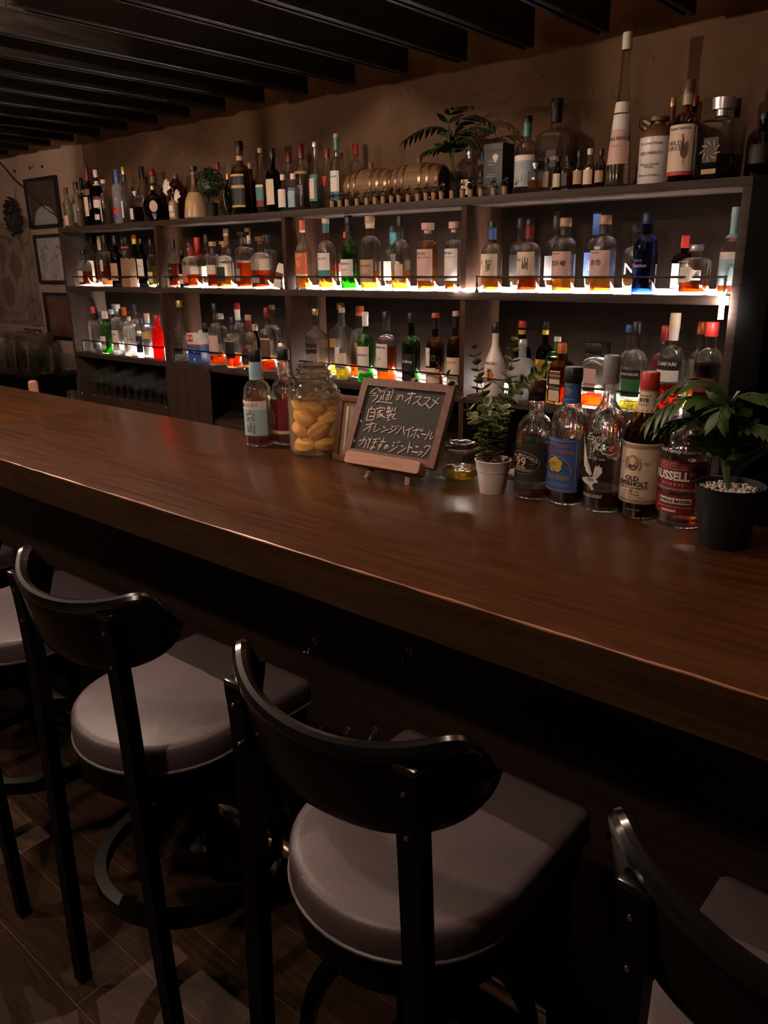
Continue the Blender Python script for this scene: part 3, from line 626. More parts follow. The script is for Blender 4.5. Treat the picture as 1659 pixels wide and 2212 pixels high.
# row, top px x, top px y, body width px, shape, glass, liquid, cap, cap fraction, sleeve, labels, texts, look, dy
BT_ = [
 # ---- top board, left
 ('T', 141, 405, 20, 'v', 'c', 'w.3', 'R', .14, None, [('p', .06, .3, 50)], [], 'small clear bottle, dark red cap'),
 ('T', 162, 393, 22, 'v', 'c', 'w.4', 'K', .15, None, [('x', .1, .5, 40)], [], 'clear bottle, dark grey cap'),
 ('t', 174, 384, 20, 'w', 'k', None, 'k', .1, None, [('t', .1, .5, 45)], [], 'dark bottle, narrow tan label'),
 ('T', 184.6, 355, 24, 'w', 'k', None, 'R', .12, ('R', .74, .88), [('n', .5, .6, 70), ('c', .16, .47, 45)], [('PURE', .55, .3, 'c')], 'black wine bottle, oval cream label'),
 ('T', 205, 367, 22, 'h', 'k', None, 'w', .12, ('w', .72, .8), [('w', .32, .46, 70), ('R', .46, .52, 70), ('w', .1, .2, 50)], [], 'black bottle, white cap, banded label'),
 ('T', 222, 388, 24, 'v', 'c', 'w.5', 'c', .07, None, [('c', .08, .7, 22, -.2)], [], 'clear bottle, long narrow cream label'),
 ('T', 250, 366.5, 26, 'h', 'f', None, 'b', .22, None, [('r', .16, .3, 50), ('b', .09, .16, 50)], [('13', .22, .5, 'w')], 'frosted bottle, tall blue cap'),
 ('T', 265, 360.6, 23, 'g', 'c', 'w.4', 'g', .12, ('K', .74, .86), [('w', .1, .4, 16), ('b', .4, .5, 16)], [], 'clear bottle, gold capsule'),
 ('T', 291, 413, 26, 'Q', 'c', 'k.5', 's*', .14, None, [('w', .1, .45, 42)], [], 'square decanter, white label'),
 ('t', 304, 359.5, 24, 'v', 'c', 'w.3', 'k', .2, None, [('x', .2, .5, 50)], [], 'clear bottle, black cap'),
 ('t', 327, 366, 32, 'h', 'c', 'w.4', 'R', .1, None, [('c', .2, .45, 50)], [], 'clear bottle, dull red cap'),
 ('T', 329, 401, 48, 'o', 'k', None, 'g', .1, None, [], [], 'round black flask, round pink label'),
 ('t', 378, 376, 34, 'jug', 'n', None, 'n', .08, None, [], [], 'dark brown jug'),
 ('T', 416, 359.5, 52, 'bell', 't', None, 'k*', .12, ('n', .5, .86), [('g', .18, .34, 30)], [], 'bell-shaped brown decanter, black stopper'),
 ('t', 469, 350, 26, 'h', 'c', 'w.4', 'R', .13, None, [('c', .2, .45, 50)], [], 'clear bottle, red cap, behind ball plant'),
 ('T', 491, 375, 34, 'o', 'G', None, 'g', .12, None, [('c', .12, .62, 10, -.9)], [], 'round dark flask with pale edge band'),
 ('T', 515.6, 305, 44, 'w', 'a', 'n.6', 'k', .12, ('c', .74, .8), [('k', .1, .62, 62), ('g', .36, .4, 62), ('g', .52, .55, 62), ('g', .1, .13, 62)], [], 'tall amber bottle, black and gold label'),
 ('t', 540, 352, 26, 'w', 'k', None, 'c', .1, None, [], [], 'dark bottle, pale cap'),
 ('T', 561, 320, 27, 'g', 'c', 'w.3', 'c', .06, None, [('R', .1, .2, 55), ('e', .2, .4, 55), ('c', .4, .44, 55)], [], 'slim clear bottle, green picture label'),
 ('T', 587, 321, 33, 'w', 'k', None, 'k', .12, None, [('c', .12, .52, 48)], [], 'black wine bottle, cream figure label'),
 ('T', 610, 377, 23, 'v', 'c', 'w.4', 'w', .13, None, [('w', .12, .6, 60)], [], 'small clear bottle, white label, white cap'),
 ('T', 632.6, 375, 26, 'v', 'c', 'w.4', 'w', .13, None, [('d', .1, .62, 60)], [], 'small clear bottle, blue-grey label, white cap'),
 ('t', 623, 329, 28, 'h', 'c', 'w.3', 'R', .15, None, [], [], 'clear bottle, dark red cap'),
 ('t', 649, 310, 32, 'w', 'c', 'w.4', 'R', .2, None, [('g', .56, .6, 90), ('x', .1, .4, 50)], [], 'tall clear bottle, long dark red capsule'),
 ('T', 679.5, 307, 30, 'g', 'c', 'w.5', 's', .06, None, [('e', .12, .52, 55), ('c', .16, .46, 30)], [], 'clear bottle, oval label on teal'),
 ('t', 706, 320, 28, 'h', 'c', 'w.3', 'R', .14, None, [('r', .4, .55, 40)], [], 'clear bottle, red cap'),
 ('T', 725.5, 289, 30, 'w', 'c', 'w.2', 't', .05, ('e', .78, .95), [('w', .22, .5, 60), ('e', .08, .22, 60)], [('THE', .47, .28, 'k', -.3), ('GLENLIVET', .42, .3, 'k'), ('12', .34, .4, 'x', -.3)], 'clear bottle, teal neck, white label, wooden top'),
 ('t', 767.7, 311, 28, 'h', 'c', 'w.3', 'r', .15, None, [('p', .2, .5, 50)], [], 'clear bottle, red cap, behind the barrels'),
 ('t', 1015, 324, 36, 'Q', 'c', 'w.3', 's*', .16, None, [('c', .12, .42, 40)], [], 'clear cut bottle, cream label'),
 ('t', 1043.5, 321, 24, 'w', 'c', 'w.3', 'k', .2, None, [('k', .12, .4, 60)], [], 'clear bottle, black cap and label'),
 ('T', 1141, 250, 50, 'w', 'c', 'w.2', 'k', .085, ('e', .74, .915), [('d', .1, .5, 70), ('w', .43, .5, 70)], [('大', .36, .85, 'g', .1, .03), ('山', .2, .85, 'g', .1, .03)], 'clear bottle, pale blue label with gold characters', .045),
 ('t', 1204.5, 213, 74, 'J', 'c', 'w.1', 'k', .07, ('k', .76, .93), [('k', .28, .46, 45)], [('BLACK LABEL', .37, .28, 'g')], 'very large clear bottle, slanted black label'),
 ('T', 1157, 352, 28, 'Q', 'c', 'a.4', 's*', .2, None, [], [], 'miniature cut decanter of amber spirit', -.035),
 ('T', 1182, 342, 20, 'm', 'c', 'w.3', 'k', .1, None, [('c', .15, .6, 60)], [], 'miniature clear bottle, cream label'),
 ('T', 1207, 337, 20, 'm', 'k', None, 'k', .12, None, [('c', .12, .5, 60)], [], 'miniature dark bottle, cream label'),
 ('T', 1227, 337, 24, 'q', 'c', 'd.5', 'k', .12, None, [('k', .15, .5, 40)], [], 'miniature square bottle, black label'),
 ('T', 1252.6, 326, 22, 'm', 'G', None, 'k', .12, None, [('t', .15, .5, 60)], [], 'miniature dark green bottle, tan label'),
 ('T', 1275.6, 321, 24, 'm', 'c', 'd.6', 'w', .12, None, [('c', .12, .48, 60)], [], 'miniature amber bottle, white cap'),
 ('T', 1300, 321, 22, 'm', 'a', 'n.6', 'k', .14, None, [('t', .15, .45, 60)], [], 'miniature dark amber bottle, black cap'),
 ('T', 1357, 70, 52, 'c', 'c', 'y.38', 'w', .1, None, [('w', .38, .48, 75), ('p', .3, .38, 75), ('w', .49, .56, 75), ('p', .15, .3, 75)], [('GALLIANO', .32, .42, 'k'), ('AUTENTICO', .27, .16, 'x')], 'very tall tapering clear bottle, pinkish label'),
 ('T', 1425, 252.6, 74, 'jug', 'w', None, 'n*', .1, ('n', .7, .9), [], [('The Grand Whisky', .6, .18, 'k'), ('USQUAEBACH', .46, .22, 'k'), ('Reserve Scotch\nWhisky', .28, .18, 'k'), ('200 years of tradition', .14, .15, 'k')], 'white stoneware jug with brown top', .05),
 ('T', 1490.6, 173, 62, 'w', 'a', 'n.6', 'n', .12, ('t', .76, .88), [('c', .1, .56, 60), ('r', .06, .1, 60)], [('Austin Nichols', .52, .26, 'k'), ('WILD\nTURKEY', .35, .42, 'k', -.25)], 'dark amber bottle, cream label with turkey', -.015),
 ('t', 1455, 211, 34, 'w', 'k', None, 'g', .09, ('R', .7, .9), [], [], 'dark bottle, gold cap, red neck'),
 ('t', 1504, 207, 34, 'w', 'k', None, 'R', .1, None, [], [], 'dark bottle, dark red cap'),
 ('T', 1564, 211, 92, 'Q', 'c', 'k.3', 's*', .22, None, [('K', .2, .5, 26), ('g', .06, .12, 26)], [('SEMPE', .09, .16, 'g')], 'large square decanter, glass stopper, gold emblem'),
 ('t', 1592, 213, 42, 'v', 'c', 'w.2', 'k', .2, None, [], [], 'clear bottle, black cap'),
 # ---- upper shelf, leftmost bay
 ('U', 177.5, 538.6, 30, 's', 'c', 'd.4', 'k', .1, None, [('c', .12, .42, 40)], [], 'short round bottle, cream label'),
 ('u', 195, 508, 25, 'w', 'c', 'd.4', 'k', .12, None, [('c', .1, .5, 55), ('K', .18, .42, 26)], [], 'clear bottle, cream label, dark oval'),
 ('u', 212, 510, 22, 'w', 'c', 'd.4', 't', .1, ('t', .72, .9), [], [], 'clear bottle, copper neck'),
 ('U', 223, 507, 27, 'w', 'c', 'd.4', 'k', .16, None, [('c', .3, .52, 26), ('c', .08, .2, 55)], [], 'clear bottle, small square label'),
 ('U', 246, 508, 29, 'w', 'k', None, 'k', .18, None, [('t', .12, .46, 50)], [], 'dark wine-shaped bottle, tan label'),
 ('u', 262, 502, 24, 'w', 'c', 'k.4', 'k', .2, ('r', .7, .74), [], [], 'bottle with black cap and thin red band'),
 ('u', 288, 507, 25, 'w', 'k', None, 'o', .08, ('y', .82, .92), [('t', .3, .5, 50)], [], 'dark bottle, orange and yellow cap'),
 ('U', 303, 515, 24, 'v', 'k', None, 'k', .1, None, [('w', .2, .58, 55)], [('EVAN', .44, .4, 'k')], 'black bottle, tall white label'),
 ('U', 324, 517, 23, 'w', 'c', 'y.45', 'k', .12, None, [('c', .1, .32, 50)], [], 'clear bottle of yellow-green spirit'),
 # ---- upper shelf, second bay
 ('U', 372, 517, 25, 'q', 'c', 'd.5', 'k', .18, None, [('k', .14, .5, 42)], [('JACK', .4, .35, 'w'), ('No.7', .28, .35, 'w')], 'square bottle, black label, black cap'),
 ('U', 392, 540, 19, 'v', 'k', None, 'k', .12, None, [('w', .1, .36, 50)], [], 'dark bottle, white lower label'),
 ('U', 408.6, 523.6, 40, 's', 'c', 'd.3', 'k', .08, ('R', .7, .92), [('o', .12, .3, 25)], [('40', .85, .28, 'w')], 'round clear bottle, dark red neck label'),
 ('u', 424.7, 512.6, 40, 's', 'c', 'd.3', 'r', .16, ('r', .62, .86), [('c', .14, .42, 50)], [], 'clear bottle with dripping red wax neck'),
 ('u', 444, 506, 28, 'w', 'c', 'd.3', 'k', .16, None, [('c', .2, .4, 40)], [], 'clear bottle, tall black cap'),
 ('U', 458, 522, 32, 'l', 'c', 'd.35', 't', .08, ('K', .72, .86), [('c', .3, .5, 55)], [], 'clear bottle, pale top, slanted label'),
 ('u', 487, 494, 30, 'w', 'c', 'a.3', 't', .12, ('n', .72, .88), [('c', .2, .4, 50)], [], 'tall clear bottle, brown paper neck'),
 ('U', 482, 521, 40, 's', 'c', 'a.26', 'g*', .12, None, [('k', .16, .46, 28, .3)], [], 'clear bottle, gold stopper, black oval label'),
 ('u', 534, 492.6, 32, 'w', 'c', 'a.3', 't', .08, ('c', .74, .92), [('c', .2, .45, 50)], [], 'tall clear bottle, cream neck label'),
 ('U', 524, 501, 40, 'l', 'c', 'd.46', 'k*', .1, None, [('x', .14, .36, 26, -.2)], [], 'faceted clear bottle, round black stopper'),
 ('u', 577, 506.5, 44, 'l', 'c', 'd.3', 'k', .14, None, [('c', .25, .55, 55)], [], 'broad clear bottle, black cap, cream label'),
 ('U', 561, 511, 47, 's', 'c', 'd.36', 'n*', .13, None, [('x', .12, .22, 30)], [], 'dome-shaped clear bottle, brown stopper'),
 # ---- upper shelf, third bay
 ('U', 651.6, 471, 36, 't', 'c', 'a.2', 'o', .17, ('w', .8, .83), [('o', .22, .52, 62), ('c', .18, .22, 62)], [('GLEN', .48, .38, 'c'), ('MO\nRAN\nGIE', .36, .34, 'c')], 'slender clear bottle, orange cap and label'),
 ('U', 703, 471.7, 40, 'w', 'c', 'a.3', 'c', .06, ('e', .8, .94), [('w', .28, .52, 60), ('e', .16, .28, 60)], [('THE', .49, .24, 'k', -.4), ('GLENLIVET', .44, .28, 'k'), ('12', .36, .36, 'x', -.4)], 'clear bottle, teal neck, white and teal label'),
 ('U', 752.6, 465.7, 39, 'v', 'g', 'G.5', 'k', .1, ('k', .78, .9), [('w', .18, .42, 60)], [('Glenfiddich', .36, .3, 'k'), ('Single Malt', .28, .16, 'k')], 'green bottle, white label'),
 ('u', 748, 500, 36, 'w', 'c', 'a.3', 'r', .1, None, [('r', .3, .45, 60), ('w', .15, .3, 60)], [], 'bottle with red and white label, behind green bottle'),
 ('U', 798.5, 467, 45, 'l', 'c', 'a.26', 't', .08, ('c', .84, .92), [('t', .12, .42, 52)], [('Glenrothes', .34, .3, 'n'), ('SINGLE MALT', .22, .16, 'n')], 'clear bottle, square tan label'),
 ('U', 865, 465.7, 43, 'w', 'c', 'a.28', 'k', .13, None, [('x', .28, .5, 26, -.35), ('c', .14, .36, 24, .4)], [], 'clear bottle, black cap, two small labels'),
 ('u', 849, 488, 42, 'w', 'c', 'a.3', 'k', .1, ('e', .72, .9), [('c', .15, .45, 55)], [], 'clear bottle with teal neck, half hidden'),
 ('U', 924, 481.6, 46, 'h', 'c', 'a.72', 'p*', .15, None, [('p', .16, .62, 58)], [('arran', .56, .5, 'k', -.2), ('Single Malt Scotch Whisky', .5, .14, 'k')], 'full amber bottle, wooden stopper'),
 ('U', 981.7, 479, 41, 'h', 'c', 'a.14', 'p*', .15, None, [('w', .16, .62, 58)], [('arran', .56, .5, 'k', -.1), ('Single Malt Scotch Whisky', .5, .14, 'k')], 'nearly empty clear bottle, wooden stopper'),
 # ---- upper shelf, rightmost bay
 ('U', 1064.7, 476.5, 47, 'w', 'c', 'a.22', 'k', .1, ('b', .74, .9), [('c', .2, .54, 62)], [('知\n多', .37, .62, 'k', .25, .012), ('THE\nCHITA', .42, .2, 'k', -.55)], 'clear bottle, blue neck, large brushed characters'),
 ('u', 1126, 470.6, 45, 'w', 'c', 'a.3', 'k', .12, None, [('K', .2, .5, 50)], [], 'clear bottle, black cap, half hidden'),
 ('U', 1146, 473, 51, 'w', 'c', 'd.22', 'k', .08, ('R', .74, .92), [('c', .24, .56, 62)], [('山\n崎', .4, .6, 'k', .3, .012), ('THE\nYAMAZAKI', .46, .18, 'k', -.5)], 'clear bottle, dark red neck, cream label'),
 ('u', 1204.6, 455.5, 46, 'w', 'c', 'a.2', 'k', .22, None, [('x', .15, .45, 55)], [], 'tall clear bottle, long black cap'),
 ('U', 1223, 470.6, 51, 'l', 'c', 'a.2', 't', .1, ('K', .78, .9), [('p', .2, .56, 62)], [('SINGLE MALT', .53, .17, 'n', -.3), ('宮城峡', .4, .5, 'k', 0, .012)], 'clear bottle, pinkish label with dark characters'),
 ('u', 1291, 457.5, 45, 'w', 'c', 'a.25', 'k', .03, ('b', .72, .97), [('b', .2, .5, 60)], [('大\n山', .34, .6, 'g')], 'clear bottle, long blue neck sleeve'),
 ('U', 1309, 465, 54, 'l', 'c', 'a.22', 't', .1, ('K', .77, .9), [('p', .2, .56, 62), ('c', .57, .61, 14)], [('SINGLE MALT', .53, .17, 'n', -.3), ('余市', .4, .52, 'k', -.1, .012)], 'clear bottle, peach label with two dark characters'),
 ('u', 1375, 484.5, 50, 'w', 'c', 'a.25', 'k', .09, None, [], [('N', .35, 1.3, 'w')], 'clear bottle with big white letter N'),
 ('U', 1402, 459.5, 53, 'l', 'b', None, 'B', .12, None, [], [('NIKKA', .42, .28, 'x', -.2), ('Session', .36, .42, 'p')], 'dark blue bottle, blue cap'),
 ('u', 1482, 508, 50, 's', 'k', None, 'r', .2, None, [('c', .1, .52, 40)], [('SUNTORY\nWHISKY', .28, .26, 'k')], 'black round bottle, red cap'),
 ('U', 1506.5, 528, 66, 'h', 'c', 'd.26', 's', .1, None, [('w', .28, .56, 24, -.3), ('w', .3, .5, 20, .4)], [], 'broad short clear bottle, small white labels'),
 ('U', 1592, 447, 47, 'w', 'c', 'd.5', 'l', .09, ('l', .66, .91), [('w', .42, .5, 65), ('l', .12, .42, 65)], [('大', .34, .75, 'q', .3), ('山', .2, .75, 'q', .3)], 'clear bottle, pale blue neck and label'),
 # ---- lower shelf, leftmost bay
 ('L', 199, 662, 24, 'q', 'c', 'w.5', 'r', .13, None, [('w', .16, .66, 34, -.1)], [], 'square clear bottle, red cap'),
 ('l', 215, 674, 24, 'v', 'c', 'w.5', 'B', .14, None, [('b', .08, .3, 50)], [], 'clear bottle, blue lower label'),
 ('L', 225, 672, 28, 'l', 'g', 'G.4', 'w', .16, None, [('w', .12, .42, 42)], [], 'green round-shouldered bottle, white cap'),
 ('l', 240, 668, 24, 'v', 'c', 'w.5', 'l', .1, None, [], [], 'clear bottle, pale blue cap'),
 ('L', 249.5, 657, 29, 'h', 'c', 'w.4', 's*', .14, None, [('w', .1, .5, 48)], [('Tanq', .42, .4, 'k')], 'clear bottle, broad glass stopper'),
 ('l', 266.7, 663.6, 26, 'w', 'c', 'w.4', 'o', .17, None, [('t', .2, .45, 50)], [], 'clear bottle, orange wax cap'),
 ('L', 277, 684, 26, 'Q', 'c', 'w.4', 't', .09, None, [('w', .12, .48, 34)], [], 'square clear bottle, cork top'),
 ('l', 289, 655.5, 26, 'w', 'c', 'w.4', 'k', .2, None, [('w', .3, .6, 50)], [], 'clear bottle, tall black cap'),
 ('L', 303, 688, 27, 's', 'c', 'w.4', 'K', .12, None, [('B', .14, .56, 56)], [('BOMBAY\nGIN', .38, .28, 'w')], 'clear bottle, navy label'),
 ('L', 316, 677, 26, 'h', 'c', 'w.4', 'p', .11, ('l', .78, .88), [('y', .44, .6, 50)], [], 'clear bottle, cork top, yellow label'),
 ('L', 338, 680, 29, 'l', 'r', 'r.6', 'r', .12, None, [], [], 'bright red bottle'),
 # ---- lower shelf, second bay
 ('L', 386, 648.6, 34, 'g', 'c', 'w.3', 'g', .1, None, [('K', .14, .42, 55), ('R', .52, .62, 30, -.3)], [], 'tall-necked clear bottle, gold cap, black label'),
 ('l', 441, 697, 30, 'w', 'k', None, 'k', .14, None, [], [], 'dark bottle, black cap, behind blue tin'),
 ('L', 463, 655, 37, 'w', 'c', 'd.22', 'k', .14, None, [('p', .18, .5, 60)], [], 'clear bottle, black cap, pale pink label'),
 ('l', 476, 677, 30, 'h', 'c', 'w.3', 'w', .1, None, [('w', .1, .4, 50)], [], 'clear bottle, white cap, half hidden'),
 ('L', 501, 685, 37, 's', 'c', 'd.22', 'B', .14, None, [('k', .2, .52, 52), ('g', .53, .55, 40)], [], 'round clear bottle, navy cap, black label'),
 ('l', 511, 654, 34, 'w', 'c', 'a.3', 'r', .1, ('w', .72, .9), [('w', .2, .45, 50)], [], 'clear bottle, red cap, white neck'),
 ('L', 535, 680, 34, 'w', 'c', 'a.36', 't', .09, ('R', .76, .9), [('K', .1, .34, 50)], [], 'amber bottle, cork top, dark red neck'),
 ('l', 550, 700, 27, 'v', 'k', None, 'c', .14, None, [('w', .12, .5, 30)], [('BRIANS', .3, .26, 'k')], 'dark bottle, cream cap'),
 ('L', 575, 664, 35, 'w', 'c', 'd.16', 'R', .14, None, [('n', .2, .5, 60), ('c', .51, .53, 60)], [], 'clear bottle, brown label, dark red cap'),
 ('l', 586, 658.6, 35, 'w', 'c', 'a.2', 't', .06, ('k', .76, .93), [('w', .2, .45, 50)], [], 'clear bottle, black neck, cork top'),
 ('L', 606, 713, 24, 's', 'c', 'd.3', 'K', .08, None, [('w', .3, .46, 50)], [], 'small clear bottle beside the divider'),
 # ---- lower shelf, third bay
 ('L', 681, 666.5, 42, 'J', 'c', 'w.12', 'g', .08, ('k', .76, .92), [('k', .36, .5, 55), ('x', .14, .34, 55)], [('BLACK LABEL', .43, .24, 'g')], 'square clear bottle, slanted black label'),
 ('l', 735, 654, 46, 'J', 'c', 'y.14', 'g', .08, None, [('g', .4, .52, 50)], [], 'large clear bottle, gold cap, behind'),
 ('L', 738, 664, 36, 'g', 'c', 'y.14', 't', .06, ('K', .74, .92), [('w', .16, .46, 36, -.35), ('c', .16, .38, 30, .55)], [], 'clear bottle, two cream labels'),
 ('l', 777, 661, 46, 'w', 'c', 'd.3', 'o', .12, None, [('t', .2, .5, 50)], [], 'amber bottle, copper cap, behind green bottle'),
 ('L', 788.6, 673.5, 37, 'w', 'g', 'G.4', 'w', .06, ('w', .8, .94), [('w', .14, .52, 58)], [('LAPHROAIG', .4, .3, 'k'), ('10', .24, .5, 'x', -.4)], 'green bottle, white cap, large white label'),
 ('L', 834, 672.6, 45, 'w', 'c', 'd.52', 'k', .12, ('K', .74, .88), [('K', .19, .58, 52), ('w', .2, .57, 49)], [('BOWMORE', .52, .26, 'k'), ('12', .37, .34, 'k')], 'clear bottle, white label with dark border'),
 ('L', 888, 675.4, 41, 'w', 'G', 'G.5', 'k', .12, None, [('k', .1, .46, 55)], [('Ardbeg', .36, .42, 'w'), ('TEN', .24, .22, 'w')], 'dark green bottle, black label'),
 ('L', 940.5, 676, 41, 'w', 'n', 'n.5', 'o', .05, ('k', .8, .94), [('c', .1, .3, 60), ('w', .32, .56, 26, -.5)], [('LAGAVULIN', .22, .26, 'n')], 'dark amber bottle, cream label, black neck'),
 ('L', 985, 672, 38, 'w', 'n', 'n.5', 'p', .05, ('k', .8, .94), [('c', .1, .44, 60)], [('CAOL ILA', .38, .28, 'n')], 'dark amber bottle beside the divider'),
 # ---- lower shelf, rightmost bay
 ('L', 1071.6, 695.6, 45, 'g', 'w', None, 'k', .13, None, [], [('MALIBU', .46, .36, 'n')], 'opaque white bottle, black cap, palm tree picture'),
 ('L', 1130, 732.7, 58, 's', 'f', None, 's', .1, None, [('x', .16, .44, 40)], [('Classic', .3, .3, 'w')], 'frosted white bottle, round grey label'),
 ('l', 1129, 692.7, 45, 'w', 'k', None, 'r', .08, ('y', .82, .88), [('y', .2, .45, 60), ('r', .3, .36, 60)], [], 'dark bottle, red cap, yellow band, left one'),
 ('l', 1180, 692.7, 38, 'w', 'k', None, 'k', .1, ('y', .82, .88), [('y', .2, .5, 60), ('r', .12, .2, 60)], [('KAHLUA', .42, .3, 'k')], 'dark bottle, black cap, yellow band', .015),
 ('l', 1205, 727, 44, 'Q', 'g', 'G.6', 'w', .06, ('G', .8, .92), [('w', .26, .62, 36), ('G', .3, .58, 30)], [], 'square green bottle', -.035),
 ('L', 1215, 741, 49, 'q', 'a', 'd.6', 'o', .15, None, [('c', .26, .56, 40), ('n', .42, .54, 40), ('c', .06, .24, 40)], [('COINTREAU', .48, .22, 'c')], 'square amber bottle, copper cap'),
 ('L', 1293, 740, 58, 'Q', 'c', 'd.2', None, .17, None, [('p', .26, .62, 38)], [('DISARONNO', .38, .24, 'k'), ('ORIGINALE', .33, .1, 'k')], 'square clear bottle, black square cap'),
 ('l', 1362, 701, 45, 'w', 'c', 'w.3', 'b', .08, None, [('w', .15, .5, 30)], [], 'clear bottle, blue cap'),
 ('L', 1378, 694, 53, 'w', 'c', 'y.12', 'k', .13, None, [('G', .18, .44, 58), ('k', .38, .48, 58)], [('CHARTREUSE', .43, .28, 'w')], 'clear bottle, green and black label, yellow liqueur'),
 ('l', 1439, 703, 46, 'w', 'c', 'G.3', 'r', .16, None, [('r', .5, .66, 40)], [('37', .8, .3, 'w')], 'clear bottle, red cap, green liqueur'),
 ('L', 1460.5, 676, 56, 'w', 'c', 'r.3', 'c', .14, ('w', .74, .86), [('k', .46, .58, 62), ('w', .35, .46, 62)], [('CAMPARI', .52, .4, 'w')], 'clear bottle of red bitter, white lettered band'),
 ('l', 1518, 695, 45, 'w', 'c', 'a.3', 'o', .12, None, [('c', .4, .6, 50)], [], 'clear bottle, copper cap, half hidden'),
 ('L', 1540, 695.6, 58, 'l', 'c', 'k.58', 'r', .13, None, [('R', .3, .45, 62)], [('PICON', .38, .5, 'w')], 'dark bitter bottle, red cap and red label'),
]
def bay_of(x):
    return sum(x > d for d in DIV)
rows = {}
for i, e in enumerate(BT_):
    P = at_y(e[1], e[2], ROWZ[e[0]][1]); rows.setdefault((e[0].upper(), bay_of(P.x) if e[0].upper() != 'T' else (0 if e[1] < 520 else 1 if e[1] < 1000 else 2)), []).append((e[1], i))
WH = {}
for (r, b_), lst in rows.items():
    lst.sort()
    for k, (x, i) in enumerate(lst):
        where = (f'{ORD[k]} of bottles on top board ' + ('far left', 'middle', 'right end')[b_]) if r == 'T' else f'{ORD[k]} in {"upper" if r == "U" else "lower"} {("leftmost", "second", "third", "rightmost")[b_]} bay'
        WH[i] = where
BOT = {}
for i, e in enumerate(BT_):
    row, tx, ty, wpx, shape, gc, lq, cap, capf, slv, labs, txts, look = e[:13]
    z0, Y = ROWZ[row]; Y += e[13] if len(e) > 13 else 0; P = at_y(tx, ty, Y); H = P.z - z0; R = wpx * depth(P) / F_PX / 2
    R *= {'q': .93, 'Q': .93, 'J': .93}.get(shape, 1)
    gname = {'T': 'bottles standing on the top board', 'U': 'bottles on the upper shelf', 'L': 'bottles on the lower shelf'}[row.upper()]
    big = wpx > 30
    b = make_bottle((P.x, Y, z0), R, H, shape, gc, lq, cap, capf, slv, labs, txts, f'{look}, {WH[i]}', random.uniform(-.12, .12), 28 if big else 20, gname, real=gc in 'cgGabn')
    BOT[look] = b
# extras on some of them
b = BOT['square clear bottle, black square cap']; bx('square_cap', -b.R * .72, b.R * .72, -b.R * .72, b.R * .72, b.H * .83, b.H, paint('k', .4), b.root, .002)
b.text(b.root.children[-1], 'DISARONNO', .91, b.R * .2, 'g', off=b.R * .78 - b.rz(.91 * b.H))
b = BOT['opaque white bottle, black cap, palm tree picture']
e_ = b.disc(paint('o'), 0, b.H * .3, b.R * .34, b.R * .42)
b.line(paint('k'), [(-.1 * b.R, b.H * .22), (-.05 * b.R, b.H * .3), (-.12 * b.R, b.H * .37)], .0012, .003, 'palm_trunk', e_)
for a in (-2.6, -2.0, -.4, .3, 1.2, 2.2):
    b.line(paint('k'), [(-.12 * b.R, b.H * .37), (-.12 * b.R + .3 * b.R * math.cos(a), b.H * .37 + .3 * b.R * math.sin(a) * .7)], .0012, .003, 'palm_frond', e_)
b = BOT['round black flask, round pink label']; b.root.rotation_euler.z = .8
d_ = b.disc(paint('g'), 0, b.H * .42, b.R * .5, b.R * .5, .002); b.disc(paint('p'), 0, b.H * .42, b.R * .44, b.R * .44, .003, 'label')
for k in range(7):
    a = (-3 + k) * .22; b.line(paint('s'), [(b.R * .5 * math.sin(a), b.H * .22), (b.R * .28 * math.sin(a), b.H * .06)], .001, .002, 'glass_rib')
b = BOT['dark amber bottle, cream label with turkey']
b.poly(paint('n'), [(b.R * x, b.H * z) for x, z in ((.2, .28), (.3, .24), (.5, .22), (.68, .27), (.72, .36), (.6, .4), (.45, .36), (.36, .42), (.3, .47), (.25, .46), (.27, .4), (.22, .34))], .0026, 'turkey_emblem', b.lab[0])
b.line(paint('n'), [(.42 * b.R, b.H * .23), (.44 * b.R, b.H * .15)], .0008, .0026, 'turkey_leg', b.lab[0])
b = BOT['square green bottle']; b.disc(paint('w'), 0, b.H * .45, b.R * .3, b.R * .3, .003)
b = BOT['large square decanter, glass stopper, gold emblem']
for k in range(9):
    a = k * .7; b.line(paint('g'), [(.25 * b.R * math.cos(a), b.H * .34 + .25 * b.R * math.sin(a)), (.5 * b.R * math.cos(a + .5), b.H * .34 + .5 * b.R * math.sin(a + .5))], .0018, .003, 'gilt_scroll')
b = BOT['clear bottle, green and black label, yellow liqueur']; b.disc(glassm('c'), 0, b.H * .57, b.R * .4, b.R * .42, .003, 'moulded_seal')
b = BOT['square clear bottle, red cap']; b.poly(paint('r'), [(b.R * x, b.H * z) for x, z in ((-.2, .25), (-.02, .25), (.02, .42), (-.04, .52), (-.16, .52), (-.22, .42))], .003, 'guard_emblem', b.lab[0])
# ================================================================== COUNTER: the five whiskeys
def cb(px, py, R, H, shape, *a, **k):
    P = at_z(px, py, BT); d = Vector((P.x, P.y, 0)).normalized() * (R * .9)
    return make_bottle((P.x + d.x, P.y + d.y, BT), R, H, shape, *a, n=40, real=True, **k)
CBG = 'whiskey bottles lined up on the counter'
pfE = ([(.9, 0), (.97, .01), (1, .03), (1, .1), (1, .5), (.97, .56), (.88, .62), (.7, .67), (.48, .7), (.42, .72), (.44, .76), (.47, .8), (.42, .84), (.4, .9), (.4, .91)], 0, .4)
b = cb(1150, 1080, .0425, .268, 'w', 'c', 'd.1', 'n', .085, ('k', .83, .92), [('K', .16, .49, 75), ('K', .1, .135, 40, -.1)], [], 'clear whiskey bottle with black oval label, wooden stopper, leftmost of five', -.12, group=CBG, pfx=pfE)
lb = b.lab[0]; R = b.R; H = b.H
b.label(paint('w'), .34, .55, 34, 2.75 * R, -.0042, 'back_label')
